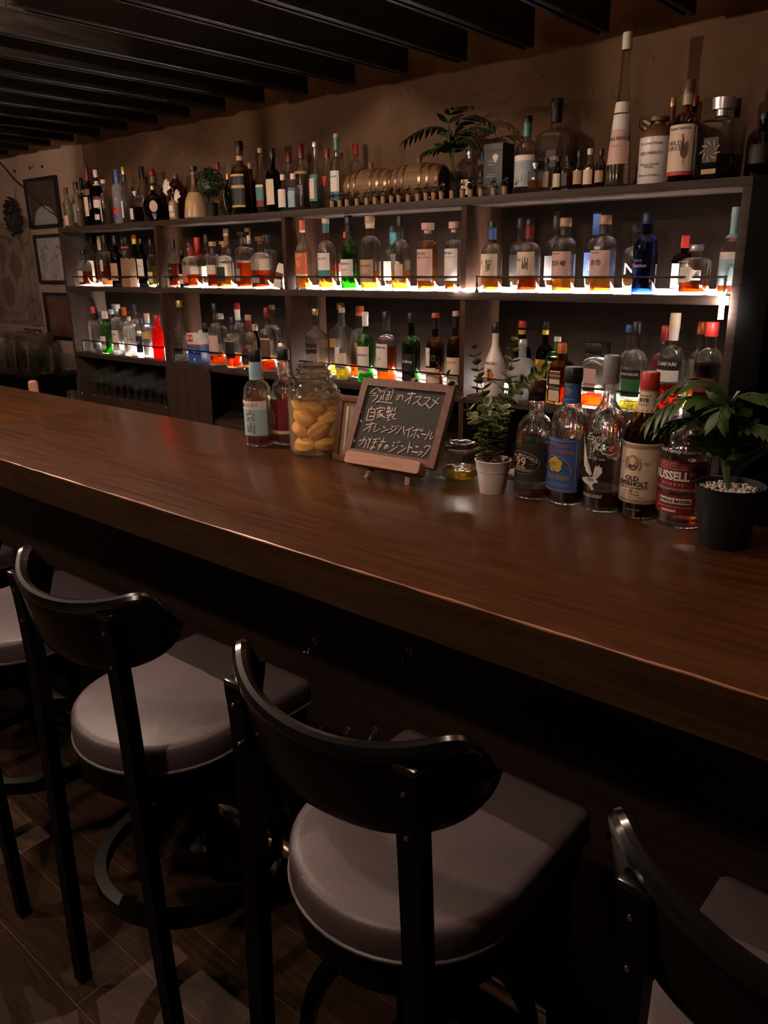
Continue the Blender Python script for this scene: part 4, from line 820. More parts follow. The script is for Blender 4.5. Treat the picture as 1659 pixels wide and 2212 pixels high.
b.disc(paint('t'), -.1 * R, .32 * H, 1.02 * R, .098 * H, .0018, 'label_border', lb); b.disc(paint('k'), -.1 * R, .32 * H, .98 * R, .093 * H, .0021, 'label_oval', lb)
b.disc(paint('t'), -.3 * R, .475 * H, .24 * R, .03 * H, .0024, 'label_crest', lb); b.disc(paint('k'), -.3 * R, .475 * H, .2 * R, .025 * H, .0027, 'label_crest', lb)
b.text(lb, 'B', .475, .3 * R, 'q', -.3 * R, .02, off=.003)
b.text(lb, 'EZRA BROOKS', .383, .27 * R, 'c', -.1 * R, .02, off=.003, arc=9)
b.text(lb, '99', .325, .66 * R, 'c', -.1 * R, .02, off=.003)
b.text(lb, 'PROOF', .285, .14 * R, 'c', -.1 * R, .01, off=.003)
b.text(lb, 'STRAIGHT\nBOURBON WHISKEY', .262, .145 * R, 'c', -.1 * R, .01, off=.003, arc=-4)
for s_ in (-1, 1):
    for q_ in (.315, .335): b.line(paint('q'), [((-.1 + s_ * .5) * R, q_ * H), ((-.1 + s_ * .75) * R, q_ * H)], .0005, .003, parent=lb)
pfY = ([(.9, 0), (.97, .01), (1, .03), (1, .1), (1, .56), (.97, .6), (.86, .65), (.68, .69), (.5, .72), (.42, .74), (.4, .8), (.38, .9), (.39, .905)], 0, .39)
b = cb(1222, 1092, .0435, .300, 'w', 'c', 'n.2', 'k', .095, ('b', .745, .9), [('b', .1, .5, 68)], [], 'clear whiskey bottle with blue label and yellow rose, second of five', -.2, group=CBG, pfx=pfY)
lb = b.lab[0]; R = b.R; H = b.H
b.label(paint('w'), .3, .52, 30, 2.5 * R, -.0042, 'back_label')
for z_ in (.115, .485): b.line(paint('g'), [(x * .1 * R, z_ * H) for x in range(-10, 11)], .0006, .002, parent=lb)
for x_ in (-1.05, 1.05): b.line(paint('g'), [(x_ * R, z_ * H) for z_ in (.115, .3, .485)], .0006, .002, parent=lb)
b.text(lb, 'THE YELLOW', .447, .22 * R, 'o', 0, .015, off=.002); b.text(lb, 'ROSE OF TEXAS', .402, .255 * R, 'o', 0, .02, off=.002)
b.text(lb, 'KENTUCKY STRAIGHT\nBOURBON WHISKEY', .212, .16 * R, 'g', 0, .01, off=.002); b.text(lb, 'distilled by the old yellow rose company', .165, .1 * R, 'l', 0, .005, off=.002); b.text(lb, 'Kentucky, U.S.A. bourbon 45% alc', .15, .1 * R, 'l', 0, .005, off=.002)
b.line(paint('g'), [(.85 * R * math.cos(math.pi * k / 16), (.24 + .13 * math.sin(math.pi * k / 16)) * H) for k in range(17)], .0008, .0022, parent=lb)
for (dx, dz, rr) in ((0, 0, .3), (-.22, .012, .2), (.2, .015, .2), (-.12, -.02, .22), (.14, -.02, .22), (0, .03, .22)):
    b.disc(paint('y'), dx * R, (.305 + dz) * H, rr * R, rr * R, .0024 + .0002 * rr * 10, 'rose_petal', lb, 12)
for k in range(3): b.line(paint('q'), [((.08 + .07 * k) * R * math.cos(t), .305 * H + (.08 + .07 * k) * R * math.sin(t)) for t in [k + .5 * i for i in range(7)]], .0005, .0048, 'rose_line', lb)
for dx, dz in ((.42, .02), (.45, -.03), (-.4, -.03)): b.poly(paint('G'), [((dx - .02) * R, (.305 + dz) * H), ((dx + .1) * R, (.315 + dz) * H), ((dx + .2) * R, (.3 + dz) * H), ((dx + .08) * R, (.29 + dz) * H)], .0026, 'rose_leaf', lb)
sl = [c for c in b.root.children if c.name.startswith('neck_sleeve')][0]
b.disc(paint('x'), -.02 * R, .83 * H, .26 * R, .03 * H, .002, 'neck_medal', sl); b.text(sl, 'Fine Bouquet\n& Mellow', .885, .12 * R, 'l', 0, .01); b.text(sl, 'Tradition of Excellence', .775, .1 * R, 'l', 0, .01)
pfG = ([(.9, 0), (.97, .01), (1, .025), (1, .08), (1, .52), (.98, .55), (.9, .6), (.72, .645), (.5, .68), (.36, .71), (.33, .74), (.33, .8), (.34, .835)], 0, .34)
b = cb(1298, 1108, .0425, .330, 'w', 'c', 'n.14', 'x', .16, None, [], [], 'tall clear whiskey bottle with white eagle and script, grey cap, third of five', -.12, group=CBG, pfx=pfG)
R = b.R; H = b.H; wt = paint('w')
b.text(b.root, 'Eagle', .497, .52 * R, 'w', -.03 * R, -.006, shear=.5); b.text(b.root, 'Rare', .437, .52 * R, 'w', .38 * R, -.006, shear=.5)
b.line(wt, [(.18 * R, .455 * H), (.1 * R, .43 * H), (-.05 * R, .405 * H), (-.25 * R, .398 * H)], .0008, .002); b.line(wt, [(.28 * R, .43 * H), (.42 * R, .4 * H), (.75 * R, .388 * H), (1.0 * R, .4 * H)], .0008, .002)
for dx, dz in ((0, .54), (.12, .545), (-.1, .53), (.18, .53), (.05, .525)): b.disc(wt, dx * R, dz * H, .025 * R, .0035 * H, .002, 'printed_star', n=5)
b.text(b.root, 'AGED', .358, .11 * R, 'w', -.28 * R, .005); b.text(b.root, '10', .36, .25 * R, 'w', .04 * R, .005); b.text(b.root, 'YEARS', .358, .11 * R, 'w', .4 * R, .005)
eg = b.poly(wt, [(R * x, H * z) for x, z in ((-.86, .45), (-.95, .38), (-.84, .35), (-.86, .33), (-.7, .31), (-.68, .295), (-.5, .285), (-.45, .265), (-.1, .24), (-.05, .26), (-.22, .31), (-.43, .35), (-.6, .41))], .002, 'eagle_wing')
b.poly(wt, [(R * x, H * z) for x, z in ((.09, .30), (.16, .32), (.2, .305), (.3, .325), (.34, .305), (.42, .31), (.46, .275), (.34, .25), (.22, .23), (.01, .23), (.03, .26))], .002, 'eagle_wing')
b.poly(wt, [(R * x, H * z) for x, z in ((-.86, .21), (-.6, .218), (-.4, .228), (0, .236), (.16, .23), (.26, .218), (.3, .2), (.22, .205), (.14, .2), (.02, .19), (.06, .17), (.12, .155), (0, .15), (-.08, .168), (-.2, .18), (-.4, .186), (-.6, .19), (-.78, .195))], .0024, 'eagle_body')
b.text(b.root, 'KENTUCKY STRAIGHT\nBOURBON WHISKEY', .112, .11 * R, 'w', .0 * R, .005)
pfO = ([(.9, 0), (.97, .01), (1, .025), (1, .1), (1, .56), (.96, .6), (.84, .645), (.66, .69), (.52, .73), (.46, .77), (.4, .85), (.36, .89), (.36, .9)], 0, .37)
b = cb(1378, 1122, .0425, .302, 'w', 'n', 'k.6', 'r', .1, ('c', .735, .89), [('c', .115, .535, 82)], [], 'dark amber rye bottle with red cap and cream label, fourth of five', -.1, group=CBG, pfx=pfO)
lb = b.lab[0]; R = b.R; H = b.H
for z0_, z1_ in ((.12, .145), (.5, .525)): b.label(paint('q'), z0_, z1_, 82, 0, .0018, 'label_border', lb)
b.text(lb, 'OLD', .29, .33 * R, 'k', 0, .03, off=.002); b.text(lb, 'OVERHOLT', .253, .33 * R, 'k', 0, .03, off=.002, sx=.92); b.text(lb, 'STRAIGHT RYE WHISKEY', .222, .145 * R, 'k', 0, .01, off=.002, arc=-2)
b.text(lb, 'AGED', .2, .1 * R, 'r', -.25 * R, .01, off=.002); b.text(lb, '4', .198, .34 * R, 'r', 0, .01, off=.002); b.text(lb, 'YEARS', .2, .1 * R, 'r', .27 * R, .01, off=.002)
b.text(lb, 'A. Overholt', .178, .17 * R, 'k', 0, 0, off=.002, shear=.4); b.text(lb, 'BOTTLED BY A. OVERHOLT COMPANY', .158, .08 * R, 'n', 0, .01, off=.002)
cr = b.disc(paint('n'), 0, .4 * H, .3 * R, .052 * H, .0018, 'portrait_medallion', lb); b.disc(paint('t'), 0, .402 * H, .27 * R, .047 * H, .0022, 'portrait_ground', lb)
b.disc(paint('c'), 0, .412 * H, .13 * R, .026 * H, .0026, 'portrait_face', lb); b.poly(paint('n'), [(R * x, H * z) for x, z in ((-.24, .37), (-.12, .392), (0, .38), (.12, .392), (.24, .37), (.14, .358), (-.14, .358))], .0026, 'portrait_coat', lb)
for s_ in (-1, 1): b.line(paint('q'), [(s_ * (.38 - .0 * k) * R * math.cos((k - 3) * .22), (.395 + .055 * math.sin((k - 3) * .3)) * H) for k in range(7)], .001, .002, 'laurel_branch', lb)
b.text(lb, 'WHISKEY', .395, .1 * R, 'n', -.68 * R, .01, off=.002); b.text(lb, 'PROOF\n86', .395, .1 * R, 'n', .68 * R, .01, off=.002)
sl = [c for c in b.root.children if c.name.startswith('neck_sleeve')][0]
b.text(sl, 'STRAIGHT', .845, .13 * R, 'n'); b.text(sl, 'RYE', .815, .26 * R, 'k', 0, .03); b.text(sl, 'WHISKEY', .785, .12 * R, 'n'); b.text(b.root, 'IMPORTED', .07, .15 * R, 'q', .2 * R)
for z0_ in (.74, .872): b.label(paint('q'), z0_, z0_ + .014, 150, 0, .0018, 'label_border', sl)
pfR = ([(.92, 0), (.98, .012), (1, .035), (1, .12), (1, .6), (.98, .65), (.9, .71), (.74, .77), (.52, .82), (.36, .85), (.28, .87), (.28, .9)], 0, .28)
b = cb(1466, 1142, .0485, .232, 'w', 'c', 'd.1', 'k', .1, None, [('R', .33, .6, 80), ('R', .13, .3, 62, -.1)], [], 'round clear bourbon bottle with dark red label, beside palm, rightmost of five', -.12, group=CBG, pfx=pfR)
lb = b.lab[0]; R = b.R; H = b.H
b.text(lb, "RUSSELL'S", .465, .5 * R, 'w', 0, .04, off=.0022, sx=.85); b.text(lb, 'R E S E R V E', .395, .17 * R, 'p', 0, .01, off=.0022); b.text(lb, 'KENTUCKY STRAIGHT BOURBON WHISKEY', .352, .13 * R, 'p', 0, .01, off=.0022)
for k, s_ in enumerate(('for over 40 years, from the master distiller', 'Jimmy Russell, this handcrafted bourbon', 'is bottled from one single barrel whiskey')): b.text(lb, s_, .577 - .022 * k, .095 * R, 'p', 0, .005, off=.0022)
l2 = b.lab[1]; b.label(paint('w'), .225, .275, 38, .15 * R, .002, 'label_panel', l2); b.text(l2, 'SINGLE BARREL', .25, .19 * R, 'k', .15 * R, .03, off=.003); b.label(paint('p'), .15, .17, 18, -.05 * R, .002, 'label_panel', l2); b.text(l2, 'NON-CHILL FILTERED BOURBON WHISKEY', .195, .075 * R, 'p', .15 * R, .005, off=.0026)
b.text(b.root, 'Russell Family Reserve', .68, .22 * R, 's', 0, .01, shear=.3)
# ---- two bottles left of the big jar
pfD = ([(.9, 0), (.97, .01), (1, .03), (1, .5), (.99, .55), (.92, .61), (.74, .66), (.5, .69), (.44, .71), (.46, .78), (.4, .88), (.36, .9)], 0, .38)
b = cb(563, 966, .042, .282, 'w', 'c', 'd.1', 'k', .1, ('l', .7, .88), [('l', .125, .4, 78), ('w', .4, .49, 78)], [], 'clear bottle with pale blue label beside the big jar', .1, group='bottles left of the big jar', pfx=pfD)
R = b.R; H = b.H
b.text(b.lab[0], '大', .325, .72 * R, 'q', .15 * R, .04); b.text(b.lab[0], '山', .2, .72 * R, 'q', .15 * R, .04); b.text(b.lab[1], 'みんなで', .445, .24 * R, 'x', .25 * R, .01); b.disc(paint('G'), -.5 * R, .445 * H, .12 * R, .022 * H, .0024, 'leaf_mark', b.lab[1])
pR = at_z(597, 955, BT)
b = make_bottle((-1.735, 1.592, BT), .042, .282, 'w', 'c', 'd.2', 'k', .1, None, [('R', .16, .49, 80), ('c', .125, .16, 80)], [], 'clear bottle with red label partly hidden behind the big jar', -.3, 40, 'bottles left of the big jar', pfx=pfD, real=True)
b.text(b.lab[0], '大\n山', .32, .72 * b.R, 'g', -.1 * b.R, .04)
# ---- big jar of citrus
jx, jy = -1.575, 1.557
jar = thing('pickling_jar', 'big clip-top glass jar full of citrus wedges in amber liquid', 'jar', (jx, jy, BT))
JP = [(.062, 0), (.07, .004), (.076, .016), (.078, .04), (.078, .15), (.076, .165), (.068, .185), (.056, .2), (.047, .208), (.0455, .216), (.049, .222), (.049, .228)]
JPL = [p for p in JP if p[1] < .166]; JPU = [p for p in JP if p[1] > .164]
m = MB(); m.lathe(JPL, 48); m.build('jar_body', glass('jar_glass', (.97, .97, .95), frost=.02), jar)
m = MB(); m.lathe(JPU + [(r - .003, z) for r, z in JPU[::-1]] + JPU[:1], 48, close=False); m.build('jar_neck', real_glass('jar_clear', (.97, .98, .96), .6), jar)
m = MB(); m.lathe([(r * .95, max(z, .006)) for r, z in JP if z < .16] + [(.073, .16)], 48); m.build('liquid', glass('liquid_citrus', (.99, .88, .62), .5, .05, 1.15, frost=.16), jar)
m = MB(); m.lathe([(.044, .2285), (.05, .231), (.05, .238), (.046, .241), (.044, .252), (.03, .256), (.001, .257), (.001, .25), (.03, .249), (.04, .244), (.042, .232)], 40); m.build('jar_lid', real_glass('jar_clear', (.97, .98, .96), .6), jar)
m = MB(); m.tube([(.052 * math.cos(a), .052 * math.sin(a), .218) for a in [2 * math.pi * k / 32 for k in range(33)]], .0016, 6, cap=False)
m.tube([(.052, -.006, .218), (.064, -.006, .21), (.066, -.004, .238), (.05, 0, .246)], .0016, 6); m.tube([(-.052, -.006, .218), (-.06, -.01, .2), (-.072, -.014, .175)], .0016, 6)
m.build('wire_clip', M_STEEL, jar)
def citrus(loc, s, rot, label, grp):
    m = MB(); n = 24; vs = []; fs = []; rings = 10
    for k in range(rings + 1):
        t = math.pi * k / rings
        for i in range(n):
            a = 2 * math.pi * i / n; r = math.sin(t) ** .75 * (1 + .1 * math.cos(6 * a))
            vs.append((s * 1.25 * math.cos(t), s * r * math.cos(a), s * .72 * r * math.sin(a)))
    for k in range(rings):
        for i in range(n): j = (i + 1) % n; fs.append((k * n + i, k * n + j, (k + 1) * n + j, (k + 1) * n + i))
    m.add(vs, fs); o = m.build('citrus_wedge', CIT, None, 60, loc); o.rotation_euler = rot; tag(o, label, 'fruit', grp); return o
CIT, nt_, N_, Lk_ = nodes('citrus_flesh'); b_ = N_['Principled BSDF']; b_.inputs['Base Color'].default_value = (1.0, .62, .3, 1); b_.inputs['Roughness'].default_value = .4
b_.inputs['Subsurface Weight'].default_value = .3; b_.inputs['Subsurface Radius'].default_value = (.02, .01, .004)
wv = N_.new('ShaderNodeTexVoronoi'); wv.inputs['Scale'].default_value = 60; bp_ = N_.new('ShaderNodeBump'); bp_.inputs['Strength'].default_value = .3; bp_.inputs['Distance'].default_value = .002
Lk_.new(wv.outputs[0], bp_.inputs['Height']); Lk_.new(bp_.outputs[0], b_.inputs['Normal'])
rs = random.Random(3)
for lev, zz in enumerate((.028, .068, .108, .138)):
    for k in range(4):
        a = 2 * math.pi * (k + .5 * (lev % 2)) / 4 + rs.uniform(-.2, .2); rr = .039
        citrus((jx + rr * math.cos(a), jy + rr * math.sin(a), BT + zz + rs.uniform(-.005, .005)), .0265, (rs.uniform(-.7, .7), rs.uniform(-.8, .8), a + math.pi / 2 + rs.uniform(-.4, .4)), 'pale amber citrus wedge steeping in the big jar', 'citrus wedges in the big jar')
# ---- small jar
sx_, sy_ = -1.083, 1.572
sj = thing('preserve_jar', 'small clip-top glass jar with yellow peel at the bottom', 'jar', (sx_, sy_, BT))
SP = [(.036, 0), (.042, .004), (.0455, .014), (.047, .03), (.046, .05), (.041, .062), (.037, .066), (.037, .07)]
m = MB(); m.lathe(SP, 36); m.build('jar_body', glass('jar_glass', (.95, .96, .94)), sj)
m = MB(); m.lathe([(.034, .004), (.042, .012), (.044, .026), (.044, .028)], 32); m.build('liquid', glass('liquid_peel', (.8, .62, .12), .5, .05, 1.15, frost=.3), sj)
m = MB(); m.lathe([(.038, .07), (.041, .072), (.041, .08), (.038, .082)], 36); m.build('seal_ring', plain('rubber_ring', (.3, .22, .17), .6), sj)
m = MB(); m.lathe([(.039, .082), (.04, .09), (.034, .094), (.026, .093), (.012, .096), (.001, .096)], 36); m.build('jar_lid', real_glass('jar_clear', (.97, .98, .96), .6), sj)
m = MB(); m.tube([(.0425 * math.cos(a), .0425 * math.sin(a), .076) for a in [2 * math.pi * k / 28 for k in range(29)]], .0013, 6, cap=False)
m.tube([(-.042, -.004, .076), (-.05, -.004, .088), (-.046, 0, .1), (-.03, .004, .098)], .0013, 6); m.tube([(-.042, .004, .076), (-.052, .006, .06), (-.05, .006, .045)], .0013, 6); m.build('wire_clip', M_STEEL, sj)
for k in range(5):
    a = k * 1.26; citrus((sx_ + .024 * math.cos(a), sy_ + .024 * math.sin(a), BT + .022 + .004 * (k % 2)), .009, (rs.uniform(-.6, .6), rs.uniform(-.4, .4), a), 'small yellow peel piece in the small jar', 'peel pieces in the small jar')
# ---- chalkboard on an easel
al, be, bw, bh = .08046, .47948, .27672, .21014
BO = Vector((-1.35943, 1.43795, 1.09794)); bu = Vector((math.cos(al), math.sin(al), 0)); bn_ = Vector((-math.sin(al), math.cos(al), 0)); bv = bn_ * math.sin(be) + Vector((0, 0, 1)) * math.cos(be); bw_n = bu.cross(bv)
def bfr(u, v, t=0): return BO + bu * u + bv * v + bw_n * t
def bboard(name, u0, u1, v0, v1, t0, t1, mat, par):
    m = MB(); c = [bfr(u, v, t) for t in (t0, t1) for (u, v) in ((u0, v0), (u1, v0), (u1, v1), (u0, v1))]; o0 = par.location
    m.add([p - o0 for p in c], [(3, 2, 1, 0), (4, 5, 6, 7), (0, 1, 5, 4), (1, 2, 6, 5), (2, 3, 7, 6), (3, 0, 4, 7)]); return m.build(name, mat, par)
ch = thing('chalkboard', 'small walnut-framed chalkboard with handwritten Japanese menu on an easel', 'chalkboard', BO)
FWD = .02
bboard('slate', FWD - .003, bw - FWD + .003, FWD - .003, bh - FWD + .003, -.010, -.004, plain('slate_black', (.022, .021, .02), .7, vary=.25, bscale=60), ch)
for nm, a in (('frame_rail', (0, bw, 0, FWD)), ('frame_rail', (0, bw, bh - FWD, bh)), ('frame_stile', (0, FWD, FWD, bh - FWD)), ('frame_stile', (bw - FWD, bw, FWD, bh - FWD))):
    bboard(nm, *a, -.014, .002, M_FRAMEWOOD, ch)
STK = """255,270 390,155 465,245|310,265 375,258|295,310 400,300 385,345 300,425|487,205 510,225|495,300 455,340 480,345 425,400 350,455 430,420 685,452|500,390 560,185 700,180 640,385|590,235 640,235 610,290|575,290 640,300|570,335 560,385 595,385 610,335 570,335|830,310 785,385 760,365 790,310 840,295 880,320 865,385|970,270 1125,270|1058,235 1030,350 980,465|1030,330 910,420|1110,340 1225,325 1160,405 1060,475|1160,420 1210,495|1275,348 1395,350 1330,430 1230,500|1310,450 1370,530 1400,545|1565,345 1480,450 1395,545|1440,380 1545,465|310,505 245,575|240,560 190,775|245,570 355,570 325,765|265,625 340,625|240,695 325,695|190,770 325,765|460,505 455,535|400,570 395,545 540,540 520,580|420,590 500,585|470,590 390,640|440,625 465,665 460,720|450,650 385,680|455,680 385,725|500,640 475,665|470,660 540,725|610,500 580,560|580,555 660,540|570,600 670,590|625,510 600,650|575,640 580,610|650,600 640,640|690,530 680,590|745,525 715,610|570,680 745,655|650,640 655,670|650,675 570,730|610,715 590,780 640,755|720,680 670,710|670,700 700,740 760,745|75,765 105,805|95,612 112,628|180,860 350,830|295,805 265,900 235,990|260,880 125,970|380,830 330,990 455,930|510,885 540,920|465,1000 545,965 600,940|670,875 695,900|645,925 670,940|600,1015 690,975 765,915|735,875 745,895|785,870 795,890|860,890 800,980 745,1030|895,890 895,970 910,1050|1085,900 1010,935 930,965|1005,945 985,1020 970,1095|1060,965 1190,945|1155,920 1110,1030 1085,1110|1070,1030 1015,1085|1145,1040 1185,1105|1205,940 1215,975|1250,930 1245,985|1225,1030 1325,1040|1390,960 1350,1060 1290,1140|1430,990 1385,1130 1455,1085|-37,1130 -42,1185|50,1160 150,1135 185,1150 175,1220 140,1300|165,1075 120,1180 50,1250|230,1110 260,1150|290,1105 230,1220 210,1300|320,1135 400,1125|300,1190 395,1180|370,1130 330,1230 290,1320 265,1300 300,1270 350,1290|430,1095 435,1140|460,1170 560,1180|525,1100 490,1190 450,1270 420,1255 450,1220 460,1250 395,1345|575,1240 535,1310 530,1280 570,1235 600,1260 580,1310|700,1180 725,1205|680,1235 705,1255|610,1365 700,1320 790,1250|780,1175 785,1200|815,1160 825,1190|850,1245 885,1270|780,1390 860,1345 940,1290|1015,1180 990,1280 965,1390|1000,1265 1060,1300|1115,1255 1170,1280|1045,1360 1160,1380|1180,1360 1195,1380|1215,1350 1225,1370|1250,1355 1210,1410 1160,1430|1340,1245 1275,1290|1330,1250 1395,1265 1330,1370 1230,1470"""
sp0 = bfr(0, 0, -.0035); MCH = plain('chalk_marker', (.74, .62, .58), .8); mk = MB()
for st in STK.split('|'):
    pts = [tuple(map(float, p.split(','))) for p in st.split()]
    P = [on_plane(770 + x * .11453, 820 + y * .11453, sp0, bw_n) - BO for x, y in pts]
    if len(P) > 2: P = smooth_path(P, 3)
    mk.tube(P, .00155, 6)
mk.build('chalk_writing', MCH, [c for c in ch.children if c.name.startswith('slate')][0], 60)
ez = thing('easel', 'small pale wooden table easel holding the chalkboard', 'easel', (BO.x + .12, BO.y, BT))
m = MB(); c = []
for t in (.003, .022):
    for (u, v) in ((.03, -.022), (.245, -.022), (.25, -.018), (.25, .004), (.245, .009), (.03, .009), (.025, .004), (.025, -.018)): c.append(bfr(u, v, t) - ez.location)
m.add(c, [tuple(range(8))[::-1], tuple(range(8, 16))] + [(i, (i + 1) % 8, (i + 1) % 8 + 8, i + 8) for i in range(8)]); m.build('easel_ledge', M_EASEL, ez)
bboard('easel_ledge_base', .03, .245, -.022, -.004, -.02, .003, M_EASEL, ez)
def eleg(p0, p1, w_=.0085):
    m = MB(); m.tube([Vector(p0) - ez.location, Vector(p1) - ez.location], w_, 4); m.build('easel_leg', M_EASEL, ez)
top = bfr(.139, bh + .016, -.024)
eleg(bfr(.082, -.049, -.016), bfr(.128, bh - .02, -.026)); eleg(bfr(.205, -.049, -.016), bfr(.15, bh - .02, -.026)); eleg((-1.265, 1.60, BT + .006), top)
# ---- framed picture behind the board
fp = thing('picture_frame', 'walnut frame leaning behind the chalkboard beside the big jar', 'picture frame', (-1.40, 1.53, BT)); fp.rotation_euler = (-.22, 0, .12)
for nm, a in (('frame_rail', (-.075, .11, 0, .018)), ('frame_rail', (-.075, .11, .162, .18)), ('frame_stile', (-.075, -.057, .018, .162)), ('frame_stile', (.092, .11, .018, .162))): bx(nm, a[0], a[1], -.008, .008, a[2], a[3], M_FRAMEWOOD, fp, .0015)
bx('picture', -.058, .093, -.001, .004, .017, .163, plain('old_print', (.3, .22, .15), .7, vary=.5, bscale=30), fp); bx('picture_mat', -.045, -.038, -.003, -.0015, .03, .15, paint('c'), fp)
# ---- tumblers behind the board, cup stack
for i, (px, py, lb) in enumerate(((872, 1020, 'ribbed glass tumbler behind the chalkboard, left one'), (936, 1030, 'ribbed glass tumbler behind the chalkboard, right one'))):
    P = at_z(px, py, BT); t = thing('tumbler', lb, 'glass', (P.x, P.y + .034, BT), 0, 'tumblers behind the chalkboard')
    m = MB(); m.lathe([(.028, 0), (.032, .003), (.034, .02), (.0375, .085), (.0365, .085), (.032, .02), (.03, .013), (0, .012)], 36, close=False, xs=lambda a, k: 1 + (.015 * math.cos(18 * a) if k in (1, 2, 3) else 0)); m.build('tumbler_glass', glassm('c'), t)
    m = MB(); m.lathe([(.029, .001), (.0325, .004), (.033, .016), (.03, .02)], 36); m.build('tumbler_base', glass('glass_thick', (.85, .88, .86), 1, .02, 1.6), t)
ct = thing('cup_stack', 'stack of white plastic cups behind the big jar', 'cups', (-1.505, 1.600, BT))
m = MB(); m.lathe([(.026, 0), (.03, .004), (.034, .06)], 28, close=False); m.build('cup', plain('cup_white', (.5, .47, .46), .4), ct)
for k in range(7):
    m = MB(); z_ = .06 + .0085 * k; m.lathe([(.034, z_), (.0365, z_ + .001), (.037, z_ + .006), (.035, z_ + .008)], 28, close=(k == 6)); m.build('cup_rim', plain('cup_white', (.5, .47, .46), .4), ct)
# ---- dark tray at the right
P = at_y(1672, 1140, 1.72); bl = thing('tray', 'black round tray propped behind the counter at right edge', 'tray', (P.x + .08, 1.72, .83))
m = MB(); m.lathe([(.19, -.004), (.2, 0), (.2, .012), (.194, .012), (.19, .004), (0, .004)], 40, close=False)
a_ = MB(); a_.add([(x, z, y + .2) for x, y, z in m.v], m.f); a_.build('tray_disc', M_BLACK, bl)
for s_ in (-1, 1): m = MB(); m.tube([(s_ * .12, .02, .06), (s_ * .12, .09, .0)], .006, 6); m.build('tray_prop', M_BLACK, bl)
# ================================================================== EUCALYPTUS IN WHITE POT
PP = at_z(1063, 1070, BT); ex, ey = PP.x - .016, PP.y + .026
eu = thing('eucalyptus_plant', 'eucalyptus with round pale-edged leaves in a white pot', 'plant', (ex, ey, BT))
m = MB(); m.lathe([(.029, 0), (.03, .002), (.037, .052), (.0385, .053), (.042, .077), (.0435, .079), (.041, .08), (.036, .055), (.0355, .05)], 40, close=False); m.build('pot', plain('pot_white', (.78, .7, .68), .45), eu)
m = MB(); m.lathe([(.038, .064), (.02, .067), (0, .068)], 28, close=False); m.build('soil', paint('n', .9), eu)
m = MB(); vs = []; fs = []; n = 12
for r_, z_ in ((0, 0), (.75, .05), (1.0, .12)):
    for i in range(n): a = 2 * math.pi * i / n; x = .0 + r_ * .5 * math.cos(a); vs.append((.5 + x, r_ * .43 * math.sin(a), z_ + .08 * (abs(math.sin(a)) * r_)))
fs = [(n + i, n + (i + 1) % n, i) for i in range(n)]; m.add(vs, fs, 0); m.f += [(n + i, 2 * n + i, 2 * n + (i + 1) % n, n + (i + 1) % n) for i in range(n)]; m.m += [1] * n
leafme = m.mesh('leaf', [M_LEAF, M_LEAFRIM], 80)
def zc(pts, Y0, Y1):
    out = []
    for k, (x, y) in enumerate(pts): out.append(at_y(900 + x * .217, 700 + y * .217, Y0 + (Y1 - Y0) * k / (len(pts) - 1)))
    return out
rl = random.Random(5)
base_e = Vector((ex, ey, BT + .066))
for pts, Y1, big, sp in (([(705, 1200), (690, 1000), (660, 700), (610, 450), (560, 170)], ey + .02, 1.0, .013), ([(760, 1250), (860, 900), (900, 650), (930, 470), (990, 120)], ey + .0, 1.0, .0135),
                     ([(745, 1250), (860, 860), (960, 680), (1080, 580), (1160, 510), (1290, 430)], ey - .03, 1.0, .0145), ([(690, 1280), (600, 1020), (500, 800), (430, 690), (270, 470), (110, 280)], ey - .03, .75, .021),
                     ([(700, 1250), (640, 1050), (590, 950), (560, 900)], ey - .04, 1.0, .012), ([(740, 1250), (790, 1080), (830, 960), (850, 800)], ey - .05, 1.1, .011), ([(720, 1300), (715, 1100), (700, 900), (690, 780)], ey - .05, 1.1, .011)):
    P = smooth_path([base_e] + zc(pts, ey, Y1), 8)
    m = MB(); m.tube([p - eu.location for p in P], [.0016 - .0009 * i / len(P) for i in range(len(P))], 6); st_ = m.build('stem', M_STEM, eu)
    L = 0; tot = sum((P[i + 1] - P[i]).length for i in range(len(P) - 1)); nxt = .02; ang = rl.uniform(0, 3)
    for i in range(len(P) - 1):
        d = P[i + 1] - P[i]; L += d.length
        if L >= nxt:
            nxt = L + sp; ang += 1.3 + rl.uniform(-.3, .3); t = d.normalized(); u = t.cross(Vector((0, 1, .3))).normalized(); v = t.cross(u)
            s_ = big * (.034 - .015 * (L / tot) ** 1.5) * rl.uniform(.85, 1.1)
            for q in (0, math.pi):
                dirv = (u * math.cos(ang + q) + v * math.sin(ang + q) + t * .45).normalized(); side = dirv.cross(t).normalized(); nz = dirv.cross(side) * -1
                mt = Matrix((dirv, side, nz)).transposed().to_4x4(); mt.translation = P[i] - eu.location
                o = ob('leaf', leafme, eu); o.matrix_local = mt @ Matrix.Scale(s_, 4)
